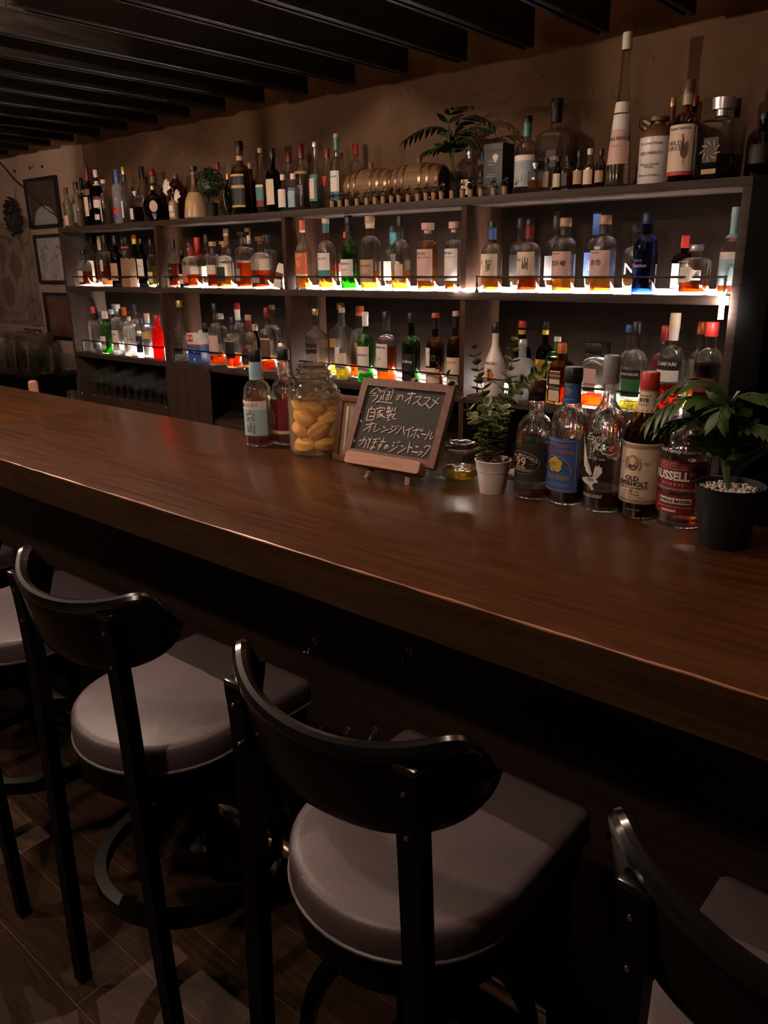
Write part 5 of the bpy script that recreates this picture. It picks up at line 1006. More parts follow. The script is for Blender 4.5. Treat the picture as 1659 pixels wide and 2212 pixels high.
# ================================================================== PALMS
def palm(name, label, root_loc, base, fronds, leafmat, potfn, lw=.26, nl=11):
    t = thing(name, label, 'plant', root_loc); potfn(t)
    m = MB(); vs = []; fs = []
    prof = [(0, .03), (.15, .6), (.4, 1.0), (.7, .72), (.9, .3), (1.0, .02)]
    for k, (x, w_) in enumerate(prof): vs += [(x, -w_ * lw / 2, .05 * math.sin(x * 3) - .28 * x * x - .03 * w_), (x, 0, .05 * math.sin(x * 3) - .28 * x * x), (x, w_ * lw / 2, .05 * math.sin(x * 3) - .28 * x * x - .03 * w_)]
    for k in range(len(prof) - 1):
        for q in (0, 1): a = k * 3 + q; fs.append((a, a + 3, a + 4, a + 1))
    m.add(vs, fs); lme = m.mesh('leaflet', leafmat, 80)
    for (pts, ll) in fronds:
        P = smooth_path([base] + pts, 7)
        m = MB(); m.tube([p - t.location for p in P], [.0032 - .0022 * i / len(P) for i in range(len(P))], 6); fo = m.build('frond', M_STEM, t)
        start = 7 * 1 + 1; seg = P[start:]
        tot = sum((seg[i + 1] - seg[i]).length for i in range(len(seg) - 1)); acc = 0; k = 0
        for i in range(len(seg) - 1):
            d = seg[i + 1] - seg[i]
            acc += d.length
            while k < nl and acc >= tot * (k + .3) / nl:
                f = (k + .3) / nl; tt = d.normalized(); up = Vector((0, 0, 1)); side = tt.cross(up)
                side = side.normalized() if side.length > .05 else Vector((1, 0, 0)); nrm = side.cross(tt).normalized()
                for s_ in (-1, 1):
                    dirv = (tt * (.55 + .5 * f) + side * s_ * (1.0 - .45 * f) - Vector((0, 0, .18))).normalized()
                    w_ = nrm.cross(dirv).normalized(); nz = dirv.cross(w_)
                    mt = Matrix((dirv, w_, nz)).transposed().to_4x4(); mt.translation = seg[i] - t.location
                    sc_l = ll * (1 - .45 * abs(f - .35) * 1.4)
                    o = ob('leaflet', lme, fo); o.matrix_local = mt @ Matrix.Scale(sc_l, 4)
                k += 1
    return t
def A(lst, Y0, Y1): return [at_y(x, y, Y0 + (Y1 - Y0) * k / max(1, len(lst) - 1)) for k, (x, y) in enumerate(lst)]
PB = at_z(1558, 1192, BT); pc = Vector((PB.x - .012, PB.y + .045, BT))
def pot_black(t):
    m = MB(); m.lathe([(.041, 0), (.042, .002), (.056, .088), (.058, .09), (.061, .115), (.0625, .118), (.059, .118), (.055, .095)], 40, close=False); m.build('pot', plain('pot_black', (.006, .006, .007), .55), t)
    m = MB(); m.lathe([(.056, .1), (.03, .103), (0, .104)], 28, close=False); m.build('soil', paint('n', .9), t)
    rp_ = random.Random(2); bm_ = MB(); bm_.lathe([(.0, -.004), (.0035, -.0025), (.0045, 0), (.003, .003), (0, .004)], 6, close=False); pme_ = bm_.mesh('pebble', plain('white_pebble', (.62, .56, .52), .6), 60)
    for k in range(230):
        a = rp_.uniform(0, 6.28); r_ = .053 * math.sqrt(rp_.random()); o = ob('pebble', pme_, t, (r_ * math.cos(a), r_ * math.sin(a), .106 + rp_.uniform(0, .003))); o.rotation_euler = (rp_.uniform(0, 3), rp_.uniform(0, 3), 0); o.scale = (rp_.uniform(.5, .85),) * 3
pb = Vector((pc.x, pc.y, BT + .1)); y_ = pc.y
palm('potted_palm', 'small palm with green fronds in a black pot of white pebbles', pc, pb, [
    (A([(1574, 990), (1578, 880), (1540, 826), (1480, 828), (1430, 850)], y_, y_ - .06), .075),
    (A([(1560, 1000), (1551, 890), (1512, 858), (1455, 868), (1388, 918)], y_, y_ - .12), .075),
    (A([(1562, 1000), (1556, 925), (1520, 908), (1470, 906), (1415, 925)], y_, y_ - .1), .06),
    (A([(1575, 1000), (1582, 880), (1606, 853), (1645, 853), (1700, 885)], y_, y_ + .0), .075),
    (A([(1572, 990), (1590, 940), (1612, 922), (1640, 918), (1672, 930)], y_, y_ - .05), .07),
    (A([(1572, 990), (1580, 930), (1575, 890), (1560, 880), (1548, 915)], y_, y_ - .12), .06),
    (A([(1566, 1000), (1572, 940), (1590, 925), (1630, 950), (1680, 965)], y_, y_ + .06), .06)], M_PALM, pot_black, .34, 11)
# palm on the top board
Pp = at_y(984, 405, 3.06); pt = Vector((Pp.x, 3.06, ZT))
def pot_dark(t):
    m = MB(); m.lathe([(.035, 0), (.047, .075), (.049, .08), (.043, .08), (.04, .06)], 28, close=False); m.build('pot', plain('pot_black', (.006, .006, .007), .55), t)
    m = MB(); m.lathe([(.043, .065), (0, .068)], 20, close=False); m.build('soil', paint('n', .9), t)
pbb = Vector((pt.x, pt.y, ZT + .065))
palm('potted_palm', 'dark green palm on the top board behind the barrels', pt, pbb, [
    (A([(974, 330), (968, 265), (980, 234), (1002, 228), (1028, 228)], 3.0, 2.93), .075), (A([(972, 330), (968, 285), (940, 272), (905, 283), (868, 308)], 3.0, 2.95), .09),
    (A([(972, 335), (965, 315), (945, 318), (930, 322), (912, 330)], 3.0, 2.92), .07), (A([(978, 330), (988, 272), (1020, 248), (1048, 255), (1072, 272)], 3.0, 3.02), .085),
    (A([(978, 330), (990, 292), (1018, 275), (1040, 274), (1062, 282)], 3.0, 2.92), .08), (A([(978, 335), (984, 310), (1004, 300), (1020, 302), (1034, 318)], 3.0, 2.95), .08)], M_PALMDARK, pot_dark, .3, 10)
# ball topiary
Pt = at_y(454, 394, 2.93); tp = thing('topiary_ball', 'small dark green ball topiary in black pot on the top board', 'plant', (Pt.x, 2.93, ZT))
m = MB(); m.lathe([(.028, 0), (.036, .07), (.038, .075), (.032, .075)], 24, close=True); m.build('pot', plain('pot_black', (.006, .006, .007), .55), tp)
m = MB(); m.tube([(0, 0, .06), (.002, 0, Pt.z - ZT)], .005, 6); m.build('stem', paint('n', .8), tp)
m = MB(); rt = random.Random(9); zc_ = Pt.z - ZT
for k in range(420):
    d = Vector((rt.gauss(0, 1), rt.gauss(0, 1), rt.gauss(0, 1))).normalized(); c = d * .074 * rt.uniform(.8, 1.05); u = d.cross(Vector((rt.random(), rt.random(), rt.random()))).normalized(); v = d.cross(u)
    c += Vector((0, 0, zc_)); s_ = .0115; m.add([c + u * s_, c + v * s_ * .7 + d * .006, c - u * s_ + d * .004, c - v * s_ * .7], [(0, 1, 2, 3)])
o = m.build('foliage', M_PALMDARK, tp, 80); o['kind'] = 'stuff'
# ================================================================== BARRELS, STOPPERS, BOX ON TOP BOARD
def barrel(pl, pr, py, label):
    a_ = at_y(pl, py, 3.0); b_ = at_y(pr, py, 3.0); L2 = (b_.x - a_.x) / 2 * .9; R_ = .079; zc_ = .088
    t = thing('whisky_barrel', label, 'barrel', ((a_.x + b_.x) / 2, 2.985, ZT), .12, 'miniature barrels on the top board')
    def rr(x): return R_ * (1 - .24 * (x / L2) ** 2)
    st = 14; xs_ = [L2 * k / 5 for k in range(-5, 6)]
    for s_ in range(st):
        m = MB(); vs = []; fs = []
        for x in xs_:
            for dr in (-.006, 0):
                for q in (.015, .5, .985):
                    a = 2 * math.pi * (s_ + q) / st; r_ = rr(x) + dr - (0.0012 if q != .5 else 0); vs.append((x, r_ * math.cos(a), zc_ + r_ * math.sin(a)))
        for k in range(len(xs_) - 1):
            o_ = k * 6
            for a, b in ((0, 1), (1, 2), (2, 5), (5, 4), (4, 3), (3, 0)): fs.append((o_ + a, o_ + b, o_ + 6 + b, o_ + 6 + a))
        fs += [(0, 1, 2, 5, 4, 3), tuple(len(xs_) * 6 - 6 + i for i in (3, 4, 5, 2, 1, 0))]
        m.add(vs, fs); m.build('stave', wood('barrel_oak', (.12, .06, .03), (.24, .13, .065), (12, 60, 60), .5), t, 30)
    for s_ in (-1, 1):
        m = MB(); m.lathe([(.06, -.004), (.06, .004)], 28); e_ = MB(); e_.add([(z + s_ * (L2 - .008), x, y + zc_) for x, y, z in m.v], m.f); e_.build('barrel_head', wood('barrel_head_dark', (.02, .012, .01), (.05, .028, .02), (40, 5, 40), .6), t)
        for f_ in (.92, .62, .34):
            m = MB(); x0 = s_ * f_ * L2; vs = []; fs = []; n = 32
            for x in (x0 - .006, x0 + .006):
                for i in range(n): a = 2 * math.pi * i / n; r_ = rr(x) + .0016; vs.append((x, r_ * math.cos(a), zc_ + r_ * math.sin(a)))
            for i in range(n): j = (i + 1) % n; fs.append((i, j, n + j, n + i))
            m.add(vs, fs); m.build('hoop', plain('hoop_brass', (.28, .17, .08), .35, .8), t)
    m = MB(); m.lathe([(.01, zc_ + R_ - .004), (.012, zc_ + R_ + .012), (.014, zc_ + R_ + .018), (.008, zc_ + R_ + .028)], 14); m.build('bung', wood('barrel_oak', (.12, .06, .03), (.24, .13, .065)), t)
    for x in (-.6 * L2, .6 * L2):
        m = MB(); m.cbox(x - .008, x + .008, -.05, .05, 0, .022, .002); m.build('cradle', M_BLACKWOOD, t)
barrel(757, 857, 378, 'small oak barrel on the top board, left one'); barrel(856, 967, 370, 'small oak barrel on the top board, right one beside the palm')
# stoppers with a horse and rider
hm = MB(); hm.lathe([(.0125, .0285), (.014, .029), (.014, .032), (.01, .034)], 12)
for pts, r_ in (([(-.014, 0, .052), (-.004, 0, .051), (.008, 0, .053)], [.0035, .0045, .0035]), ([(.008, 0, .053), (.013, 0, .06), (.017, 0, .058)], [.003, .0022, .0014]), ([(-.014, 0, .052), (-.019, 0, .048)], [.0014, .0008]),
               ([(.007, .002, .051), (.012, .002, .043), (.015, .002, .036)], [.0018, .0012, .0009]), ([(.007, -.002, .051), (.006, -.002, .042), (.002, -.002, .034)], [.0018, .0012, .0009]),
               ([(-.013, .002, .051), (-.011, .002, .042), (-.014, .002, .034)], [.002, .0012, .0009]), ([(-.013, -.002, .051), (-.018, -.002, .043), (-.02, -.002, .037)], [.002, .0012, .0009]),
               ([(-.002, 0, .054), (.002, 0, .062), (.006, 0, .066)], [.0028, .0026, .0018])): hm.tube(pts, r_, 6)
hme = hm.mesh('horse_figure', plain('bronze_dark', (.06, .045, .03), .35, .9), 60)
km = MB(); km.lathe([(.0095, 0), (.0105, .002), (.0115, .026), (.012, .0285)], 14); kme = km.mesh('cork', plain('cork', (.36, .22, .13), .85, vary=.35, bscale=300), 60)
SX = [325, 380, 432, 503, 573, 632, 690, 750, 803, 870, 938, 997, 1052, 1108, 1182, 1257, 1315, 1390, 1480, 1560]
for i, zx in enumerate(SX):
    px = 620 + zx * .3014; py = 220 + (750 - (zx - 325) * .0729) * .3014
    P = at_y(px, py, 2.868); t = thing('bottle_stopper', f'cork stopper with tiny bronze horse on top board edge, {ORD[i]} of twenty', 'stopper', (P.x, 2.868, ZT), rl.uniform(-.4, .4), 'horse stoppers along the top board')
    ob('cork', kme, t); ob('horse_figure', hme, t)
# dark box
P0, P1 = at_y(1051, 389, 2.95), at_y(1094, 312, 2.95); P2 = at_y(1051, 312, 2.95)
bo = thing('gift_box', 'dark green bottle box with small pale print on the top board', 'box', ((P0.x + P1.x) / 2 - .01, 2.985, ZT)); h_ = P2.z - ZT
bx('box_body', -.045, .045, -.045, .045, 0, h_ - .002, plain('box_card', (.01, .016, .016), .5), bo, .002); bx('box_lid', -.046, .046, -.046, .046, h_ - .03, h_, plain('box_card', (.01, .016, .016), .5), bo, .002)
for k, (w_, z_) in enumerate(((.04, .66), (.032, .6), (.036, .42), (.05, .38), (.03, .2))):
    m = MB(); m.box(-.008 - w_ / 2, -.008 + w_ / 2, -.0466, -.046, z_ * h_, z_ * h_ + .003); m.build('printed_line', paint('x'), bo)
m = MB(); m.add([(.012 + .012 * math.cos(a) * (1 + .4 * math.sin(3 * a)), -.0466, h_ * .72 + .016 * math.sin(a)) for a in [k * .5 for k in range(12)]], [tuple(range(12))]); m.build('box_emblem', paint('c'), bo)
# flower ornament bottle on the top board
P = at_y(373, 426, 2.90); fo_ = make_bottle((P.x, 2.90, ZT), .026, P.z - ZT, 'jug', 'q', None, 'n', .1, None, [('c', .12, .32, 60), ('w', .36, .62, 45)], [], 'terracotta bottle with two white shell flowers on top board', 0, 20, 'bottles standing on the top board')
for cx_, cy_, s_ in ((361, 405, .052), (384, 424, .042)):
    Q = at_y(cx_, cy_, 2.875) - Vector((P.x, 2.90, ZT)); m = MB(); vs = [(0, 0, -.9 * s_)]; fs = []
    for k in range(11):
        a = math.radians(-62 + 12.4 * k); rr_ = s_ * (1 + .06 * (-1) ** k); vs += [(.6 * rr_ * math.sin(a) * .6, -.012 * (1 + .5 * (-1) ** k), -.9 * s_ + rr_ * math.cos(a) * .9), (.8 * rr_ * math.sin(a), -.004 + .004 * (-1) ** k, -.9 * s_ + rr_ * math.cos(a) * 1.75)]
    for k in range(10): fs += [(0, 1 + 2 * k, 3 + 2 * k), (1 + 2 * k, 2 + 2 * k, 4 + 2 * k, 3 + 2 * k)]
    m.add(vs, fs); m.v = [(x, y, z) for x, y, z in m.v]; m.build('shell_flower', plain('shell_white', (.62, .56, .44), .35), fo_.root, 80, Q)
m = MB(); m.tube([(0, 0, fo_.H * .9), (-.012, -.01, fo_.H * 1.2), (.01, -.012, fo_.H * 1.05)], .004, 6); m.build('flower_stem', paint('n'), fo_.root)
# dark bottle at the right end on the black cabinet
P = at_y(1654, 241, 2.93); make_bottle((P.x, 2.93, ZT), .04, P.z - ZT, 'g', 'k', None, 'k', .1, None, [('k', .2, .5, 50)], [], 'black bottle on the cabinet at the right edge', 0, 20, 'bottles standing on the top board')
# jug handle
jg = BOT['white stoneware jug with brown top']; R, H = jg.R, jg.H
m = MB(); m.tube(smooth_path([(-.55 * R, 0, H * .82), (-1.0 * R, 0, H * .9), (-.95 * R, 0, H * .97), (-.45 * R, 0, H * .9)], 5), .012, 8); m.build('jug_handle', paint('n', .35), jg.root)
# ================================================================== TIN, BAG, SMALL PACK
P0 = at_y(432, 782, 2.93); tn = thing('tin_can', 'rectangular blue and white tin with red label in lower second bay', 'tin', (P0.x, 2.93, ZL), .1)
Pt_ = at_y(432, 717, 2.93); h_ = Pt_.z - ZL; w_ = 44 * depth(Pt_) / F_PX / 2 * .92
bx('tin_base', -w_, w_, -.04, .04, 0, h_ * .6, paint('b', .35), tn, .006); bx('tin_top', -w_ * .995, w_ * .995, -.0395, .0395, h_ * .6, h_ * .97, paint('w', .35), tn, .006)
bx('red_band', -w_ * 1.003, w_ * 1.003, -.0403, .0403, h_ * .575, h_ * .62, paint('r'), tn); bx('red_label', -w_ * .85, -w_ * .05, -.0408, -.038, h_ * .7, h_ * .92, paint('r'), tn)
m = MB(); m.lathe([(.013, h_ * .96), (.013, h_ * 1.05), (.011, h_ * 1.06)], 14); m.build('tin_cap', paint('w'), tn, loc=(w_ * .5, 0, 0))
lettering(tn, 'GINE', .03, paint('w'), lambda x, y: (x - w_ * .45, -.0415, h_ * .81 + y), .01); lettering(tn, '6', .035, paint('w'), lambda x, y: (x - .0, -.0408, h_ * .4 + y), .01)
m = MB(); m.add([(.01 * math.cos(a), -.0408, h_ * .13 + .012 * math.sin(a)) for a in (.5, 1.2, 1.9, 2.6, 4.7)], [(0, 1, 2, 3, 4)]); m.build('shield_mark', paint('w'), tn)
Pb = at_y(279, 592, 2.905); bg = thing('paper_bag', 'crumpled brown paper bag around a bottle, upper leftmost bay', 'paper bag', (Pb.x, 2.905, ZU))
rb = random.Random(4); Hb = .172; m = MB(); vs = []; fs = []; n = 20
for k in range(7):
    for i in range(n):
        a = 2 * math.pi * i / n; e_ = 1 / (abs(math.sin(a)) ** 5 + abs(math.cos(a)) ** 5) ** .2; r_ = .047 * e_ * (1 - .02 * k) * rb.uniform(.95, 1.03); vs.append((r_ * math.sin(a), -r_ * .8 * math.cos(a), Hb * k / 6 + (rb.uniform(-.008, .004) if k == 6 else 0)))
for k in range(6):
    for i in range(n): j = (i + 1) % n; fs.append((k * n + i, k * n + j, k * n + n + j, k * n + n + i))
fs.append(tuple(range(n))[::-1]); m.add(vs, fs); m.build('bag_paper', plain('kraft_paper', (.26, .15, .08), .85), bg, 20)
m = MB(); m.lathe([(.034, .004), (.034, .16), (.03, .19), (.014, .215), (.013, .265), (.016, .268), (.016, .292)], 18); m.build('bottle_neck', glassm('c'), bg)
m = MB(); m.lathe([(.0155, .262), (.016, .296), (.013, .298)], 16); m.build('cap', paint('k', .4), bg); m = MB(); m.lathe([(.0155, .232), (.0155, .24)], 16); m.build('neck_band', paint('r'), bg)
Pk = at_y(597, 600, 2.885); pk = thing('carton', 'small tilted white and red carton beside divider, upper second bay', 'carton', (Pk.x, 2.89, ZU)); pk.rotation_euler = (0, .28, .4)
bx('carton_body', -.022, .022, -.016, .016, .007, .11, paint('w'), pk, .002); bx('carton_band', -.0223, .0223, -.0163, .0163, .06, .085, paint('R'), pk); m = MB(); m.prism([(-.022, -.016), (.022, -.016), (.022, .016), (-.022, .016)], .108, .11); m.add([(-.022, -.016, .11), (.022, -.016, .11), (.022, .016, .11), (-.022, .016, .11), (-.022, 0, .13), (.022, 0, .13)], [(0, 1, 5, 4), (3, 4, 5, 2), (0, 4, 3), (1, 2, 5)]); m.build('carton_gable', paint('w'), pk)
# ================================================================== UNDER THE LOWER BOARD: stemware, leather covers
gl_ = thing('wine_glass', '-', 'glass')
m = MB(); m.lathe([(.008, .085), (.024, .095), (.034, .115), (.036, .14), (.031, .172), (.0305, .172)], 18, close=False); m.build('bowl', glass('stemware_glass', (.9, .93, .93), 1.0, .06, 2.2, frost=.02), gl_)
m = MB(); m.lathe([(.006, .004), (.0035, .012), (.0035, .078), (.008, .086)], 10); m.build('stem', glass('stemware_glass', (.9, .93, .93)), gl_)
m = MB(); m.lathe([(.033, 0), (.033, .002), (.006, .006)], 18); m.build('foot', glass('stemware_glass', (.9, .93, .93)), gl_)
k = 0
for r_ in range(3):
    for c_ in range(11):
        o = gl_ if k == 0 else copy_tree(gl_); k += 1
        o.location = (-5.16 + .087 * c_ + .03 * (r_ % 2), 2.92 + .078 * r_, .69); s_ = (1.0, 1.12, 1.25)[(c_ + r_) % 3]; o.scale = (1, 1, s_)
        o['label'] = 'clear stemmed glass in the dark cabinet under leftmost bay'; o['group'] = 'stemmed glasses under the shelf'
rcv = plain('brown_leather_cover', (.035, .015, .008), .75, bump=.15, bscale=90)
def cover(name, x0, x1, z0, z1, label, wav=.004):
    t = thing(name, label, 'curtain', ((x0 + x1) / 2, SY - .006, z0)); m = MB(); n = 24; vs = []; fs = []
    for i in range(n + 1):
        x = (x0 - x1) / 2 + (x1 - x0) * i / n
        for z in (0, (z1 - z0) * .5, z1 - z0):
            f_ = 1 - z / (z1 - z0) * .8; y = -wav * (1 + math.sin(i * 1.1)) * f_; vs += [(x, y - .003, z), (x, y, z)]
    for i in range(n):
        for q in range(2):
            a = i * 6 + q * 2; fs += [(a, a + 6, a + 8, a + 2), (a + 1, a + 3, a + 9, a + 7)]
    m.add(vs, fs); m.build('cover_sheet', rcv, t, 60)
    nst = max(3, int((x1 - x0) / .14))
    for i in range(nst):
        m = MB(); m.lathe([(.007, 0), (.005, .004), (0, .005)], 10); a_ = MB(); a_.add([(x, -z - .011, y) for x, y, z in m.v], m.f); a_.build('stud', M_STEEL, t, loc=((x0 - x1) / 2 + .02 + (x1 - x0 - .04) * i / (nst - 1), 0, z1 - z0 - .014))
cover('leather_cover', -5.2, -4.17, .3, .735, 'brown leather cover with studs below the stemmed glasses')
cover('leather_cover', -4.16, -3.72, .66, 1.0, 'hanging brown leather flap with studs under second bay', .007)
# ================================================================== LEFT WALL CORNER
WY = YB - .041
def wallframe(tl, tr, bl, br, label, pic, i):
    P = [at_y(x, y, WY) for x, y in (tl, tr, br, bl)]; x0 = (P[0].x + P[3].x) / 2; x1 = (P[1].x + P[2].x) / 2; z1 = (P[0].z + P[1].z) / 2; z0 = (P[2].z + P[3].z) / 2
    t = thing('wall_picture', label, 'picture', ((x0 + x1) / 2, WY, z0), 0, 'black framed pictures left of the shelf'); hw = (x1 - x0) / 2; h = z1 - z0; f_ = .022
    for nm, a in (('frame_rail', (-hw, hw, 0, f_)), ('frame_rail', (-hw, hw, h - f_, h)), ('frame_stile', (-hw, -hw + f_, f_, h - f_)), ('frame_stile', (hw - f_, hw, f_, h - f_))): bx(nm, a[0], a[1], -.024, -.001, a[2], a[3], paint('k', .35), t, .002)
    bx('picture_print', -hw + f_, hw - f_, -.008, -.003, f_, h - f_, pic, t)
    bx('picture_glass', -hw + f_, hw - f_, -.013, -.011, f_, h - f_, glass('picture_glazing', (.9, .9, .9), 1, .04), t)
    return t, hw, h
def printm(name, cs, sc_n):
    m, nt, N, Lk = nodes(name); b = N['Principled BSDF']; b.inputs['Roughness'].default_value = .6
    tc = N.new('ShaderNodeTexCoord'); nz = N.new('ShaderNodeTexNoise'); nz.inputs['Scale'].default_value = sc_n; nz.inputs['Detail'].default_value = 3; nz.inputs['Distortion'].default_value = 2.5
    rp = N.new('ShaderNodeValToRGB'); Lk.new(tc.outputs['Object'], nz.inputs['Vector']); Lk.new(nz.outputs[0], rp.inputs[0]); Lk.new(rp.outputs[0], b.inputs['Base Color'])
    el = rp.color_ramp.elements; el[0].position = .3; el[0].color = c4(cs[0]); el[1].position = .75; el[1].color = c4(cs[-1])
    for k, c in enumerate(cs[1:-1]): e = el.new(.4 + .15 * k); e.color = c4(c)
    return m
pt1, hw, h = wallframe((55, 390), (124, 377), (71, 496), (137, 488), 'black framed dark print with pale vessel, topmost of three', printm('print_dark', [(.02, .015, .012), (.05, .03, .025), (.1, .06, .05)], 6), 0)
m = MB(); m.add([(hw * .8 * math.cos(a) * .9, -.0085, h * .06 + h * .38 * max(0, math.sin(a))) for a in [math.pi * k / 20 for k in range(21)]], [tuple(range(21))]); m.build('print_vessel', printm('print_green', [(.2, .28, .24), (.6, .72, .66), (.3, .4, .4)], 14), pt1)
pt2, hw, h = wallframe((75, 510), (140, 502), (92, 613), (155, 611), 'black framed bluish silver print beside the shelf, middle of three', printm('print_silver', [(.14, .13, .15), (.5, .5, .56), (.85, .85, .9)], 9), 1)
m = MB(); m.tube([(.12 * math.cos(a), -.0085, h * .2 + .07 * math.sin(a)) for a in [math.pi + math.pi * k / 14 for k in range(15)]], .006, 6); m.build('print_arc', paint('p'), pt2)
pt3, hw, h = wallframe((96, 634), (158, 630), (112, 733), (172, 731), 'black framed dark red print behind the pale strip, lowest of three', printm('print_red', [(.03, .01, .012), (.14, .03, .03), (.2, .1, .08)], 5), 2)
P0, P1 = at_y(139, 640, 3.0), at_y(158, 785, 3.0); st_ = thing('ribbed_strip', 'pale ribbed cloth strip hanging beside the shelf end', 'cloth', (-5.36, 3.03, P1.z))
m = MB()
for k in range(7): m.tube([(-.045 + .013 * k, 0, 0), (-.045 + .013 * k, 0, P0.z - P1.z)], .0065, 6)
m.build('cloth_fold', plain('linen', (.42, .32, .26), .9), st_)
# old map
P0 = at_y(0, 480, WY); P1 = at_y(60, 475, WY); P2 = at_y(95, 703, WY); x1 = (P1.x + P2.x) / 2 + .02; z0, z1 = P2.z, P1.z
mpp = thing('wall_map', 'large old parchment map with oval hemispheres on the left wall', 'map', (x1 - .75, WY, z0)); h = z1 - z0
bx('map_sheet', -.75, .75, -.006, -.001, 0, h, printm('parchment', [(.08, .045, .025), (.2, .15, .115), (.27, .23, .2)], 3.2), mpp)
ink = paint('n', .8)
rm = random.Random(8); land = plain('map_land', (.14, .1, .075), .8)
for cx_, cz_, rx_ in ((.3, .52, .34), (-.42, .52, .34), (.64, .12, .1), (.64, .9, .1), (-.06, .1, .09), (-.06, .92, .09)):
    cz_ *= h
    def ring(k, flat=1.0): return [(cx_ + rx_ * k * flat * math.cos(a), -.0066, cz_ + rx_ * k * math.sin(a)) for a in [2 * math.pi * q / 36 for q in range(37)]]
    for k, fl_ in ((1, 1), (1.05, 1), (1, .66), (1, .33)):
        m = MB(); m.tube(ring(k, fl_), .0016 if fl_ == 1 else .0008, 4, cap=False); m.build('map_circle', ink, mpp)
    for f_ in (-.6, -.3, 0, .3, .6):
        w_ = rx_ * math.sqrt(1 - f_ * f_); m = MB(); m.tube([(cx_ - w_, -.0066, cz_ + rx_ * f_), (cx_ + w_, -.0066, cz_ + rx_ * f_)], .0008, 4); m.build('map_parallel', ink, mpp)
    for q in range(3 if rx_ > .2 else 1):
        c0, c1, r0 = cx_ + rm.uniform(-.4, .4) * rx_, cz_ + rm.uniform(-.4, .5) * rx_, rx_ * rm.uniform(.25, .4)
        m = MB(); m.add([(c0 + r0 * rm.uniform(.6, 1.1) * math.cos(a), -.0062, c1 + r0 * rm.uniform(.6, 1.2) * math.sin(a)) for a in [2 * math.pi * t_ / 18 for t_ in range(18)]], [tuple(range(18))]); m.build('map_land', land, mpp)
for z_ in (.015, .03): 
    m = MB(); m.tube([(-.74, -.0066, z_ * h), (.74 - z_, -.0066, z_ * h), (.74 - z_, -.0066, (1 - z_) * h), (-.74, -.0066, (1 - z_) * h)], .0012, 4); m.build('map_border', ink, mpp)
# dried bouquet
Pw = at_y(30, 468, WY - .05); dbq = thing('dried_bouquet', 'dark dried flower bouquet hanging on the left wall above the map', 'bouquet', (Pw.x, WY - .06, Pw.z)); m = MB(); rw = random.Random(6)
for k in range(260):
    d = Vector((rw.gauss(0, 1), rw.gauss(0, .6), rw.gauss(0, 1))).normalized(); c = Vector((d.x * .085, d.y * .045, d.z * .13)) * rw.uniform(.6, 1.05); u = d.cross(Vector((rw.random(), rw.random(), rw.random()))).normalized(); v = d.cross(u); s_ = .022
    m.add([c + u * s_, c + v * s_ * .6 + d * .012, c - u * s_ + d * .008, c - v * s_ * .6], [(0, 1, 2, 3)])
o = m.build('dried_flowers', plain('dried_dark', (.02, .014, .01), .9), dbq, 80); o['kind'] = 'stuff'
m = MB(); m.tube([(0, .03, .1), (.005, .055, .2)], .002, 5); m.build('hanging_string', paint('n'), dbq)
# cable
m = MB(); pts = [at_y(x, y, WY - .008) for x, y in ((-60, 292), (0, 351), (30, 386), (58, 412), (95, 447), (136, 475))]; o0 = pts[0].copy(); m.tube(smooth_path([p - o0 for p in pts], 5), .005, 6); tag(m.build('cable', M_BLACK, None, loc=o0), 'thin black cable running diagonally down the left wall', 'cable')
for i, (px, py) in enumerate(((33, 370), (66, 363), (92, 360))):
    P = at_y(px, py, WY); m = MB(); m.lathe([(.011, 0), (.009, .008), (0, .009)], 10); a_ = MB(); a_.add([(x, -z, y) for x, y, z in m.v], m.f); tag(a_.build('wall_plug', paint('k'), None, loc=(P.x, WY - .0005, P.z)), f'small dark wall plug above the pictures, {("left", "middle", "right")[i]} of three', 'plug', 'dark plugs on the left wall')
# ================================================================== LEFT TABLE WITH JARS
TZ = .822
tb = thing('side_table', 'black side table against the left wall holding glass jars', 'table', (-6.4, 2.9, 0))
rel(bx('table_top', -7.2, -5.64, 2.70, WY - .01, TZ - .03, TZ, paint('k', .3), tb, .003), tb); rel(bx('table_body', -7.15, -5.7, 2.75, WY - .02, 0, TZ - .03, M_BLACK, tb), tb)
jm = thing('glass_jar', '-', 'jar'); JQ = [(.075, 0), (.085, .008), (.088, .03), (.088, .19), (.08, .215), (.066, .23), (.064, .245)]
m = MB(); m.lathe(JQ + [(r - .004, max(z, .008)) for r, z in JQ[::-1]], 28); m.build('jar_body', real_glass('jar_glass_hollow', (.95, .97, .96), .55), jm)
for z_ in (.248, .262): m = MB(); m.tube([(.07 * math.cos(a), .07 * math.sin(a), z_) for a in [2 * math.pi * k / 24 for k in range(25)]], .007, 6, cap=False); m.build('jar_rim', real_glass('jar_glass_hollow', (.95, .97, .96), .55), jm)
m = MB(); m.lathe([(.066, .262), (.06, .275), (0, .277)], 24, close=False); m.build('jar_lid', glass('jar_glass_old', (.88, .91, .9), 1, .05, 2.0, frost=.05), jm)
k = 0
for i, (px, Y) in enumerate(((84, 2.80), (56, 2.82), (34, 2.84), (10, 2.86), (100, 2.98), (60, 3.0))):
    P = at_y(px, 760, Y); o = jm if k == 0 else copy_tree(jm); k += 1; o.location = (P.x, Y, TZ); o['label'] = f'clear clip-top jar on black side table, {("front right", "front second", "front third", "front left", "back right", "back left")[i]}'; o['group'] = 'glass jars on the side table'
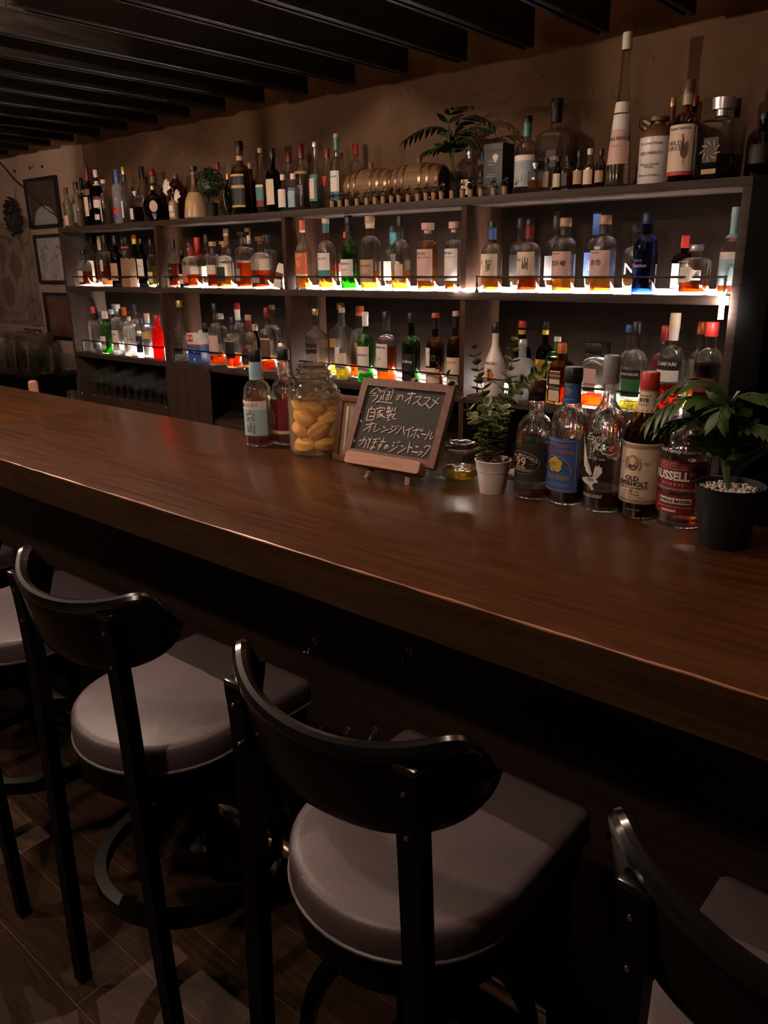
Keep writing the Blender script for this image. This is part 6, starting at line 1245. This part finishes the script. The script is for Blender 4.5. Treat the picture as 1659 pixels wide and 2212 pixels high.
for i, (px, Y) in enumerate(((128, 3.0), (140, 3.03))):
    P = at_y(px, 760, Y); t = thing('beer_mug', f'clear glass mug on side table beside jars, {("left", "right")[i]} one', 'mug', (min(P.x, -5.70) - (.0 if i else .11), Y - .06 * (1 - i), TZ), 0, 'glass mugs on the side table')
    m = MB(); m.lathe([(.038, 0), (.042, .005), (.042, .13), (.04, .13), (.038, .015), (0, .012)], 24, close=False); m.build('mug_body', glass('jar_glass_old', (.88, .91, .9), 1, .05, 2.0, frost=.05), t)
    m = MB(); m.tube(smooth_path([(.04, 0, .11), (.075, 0, .1), (.075, 0, .05), (.04, 0, .03)], 5), .006, 6); m.build('mug_handle', glass('jar_glass_old', (.88, .91, .9), 1, .05, 2.0, frost=.05), t)
P = at_y(70, 716, 3.07); t = thing('tablet_sign', 'small pale sign in dark frame leaning behind the jars', 'sign', (P.x, 3.07, TZ)); h = P.z - TZ + .02
bx('sign_frame', -.13, .13, -.006, .006, 0, h, paint('K', .4), t, .002); bx('sign_face', -.115, .115, -.0075, -.005, .03, h - .015, paint('x'), t)
# ---- things behind the bar
P = at_y(70, 822, 1.74); t = thing('wooden_pestle', 'pale wooden pestle handle rising behind the far end of the counter', 'pestle', (P.x, 1.74, .83)); m = MB(); h = P.z - .83
m.lathe([(.02, 0), (.024, .02), (.02, .1), (.022, h - .03), (.021, h - .008), (.014, h)], 18); m.build('pestle_body', M_EASEL, t); m = MB(); m.lathe([(.03, 0), (.034, .004), (.04, .06), (.037, .06), (.03, .006)], 20, close=False); m.build('holder', M_STEEL, t)
P = at_y(156, 843, 1.76); t = thing('jigger_glass', 'tiny clear double glass peeking over the counter beside leather cover', 'glass', (P.x, 1.76, .83)); h = P.z - .83
for i in (-1, 1):
    m = MB(); m.lathe([(.014, 0), (.003, .006), (.003, h - .07), (.01, h - .055), (.017, h - .03), (.015, h)], 16, close=False); m.build('glass_bowl', glassm('c'), t, loc=(i * .018, 0, 0))
P = at_z(1112, 1040, BT); t = thing('saucer', 'small white saucer behind the white pot and leftmost whiskey', 'saucer', (P.x, P.y + .05, BT))
m = MB(); m.lathe([(.025, 0), (.028, .002), (.045, .012), (.044, .014), (.026, .005), (0, .004)], 30, close=False); m.build('saucer_dish', paint('w', .3), t)
flush_text()
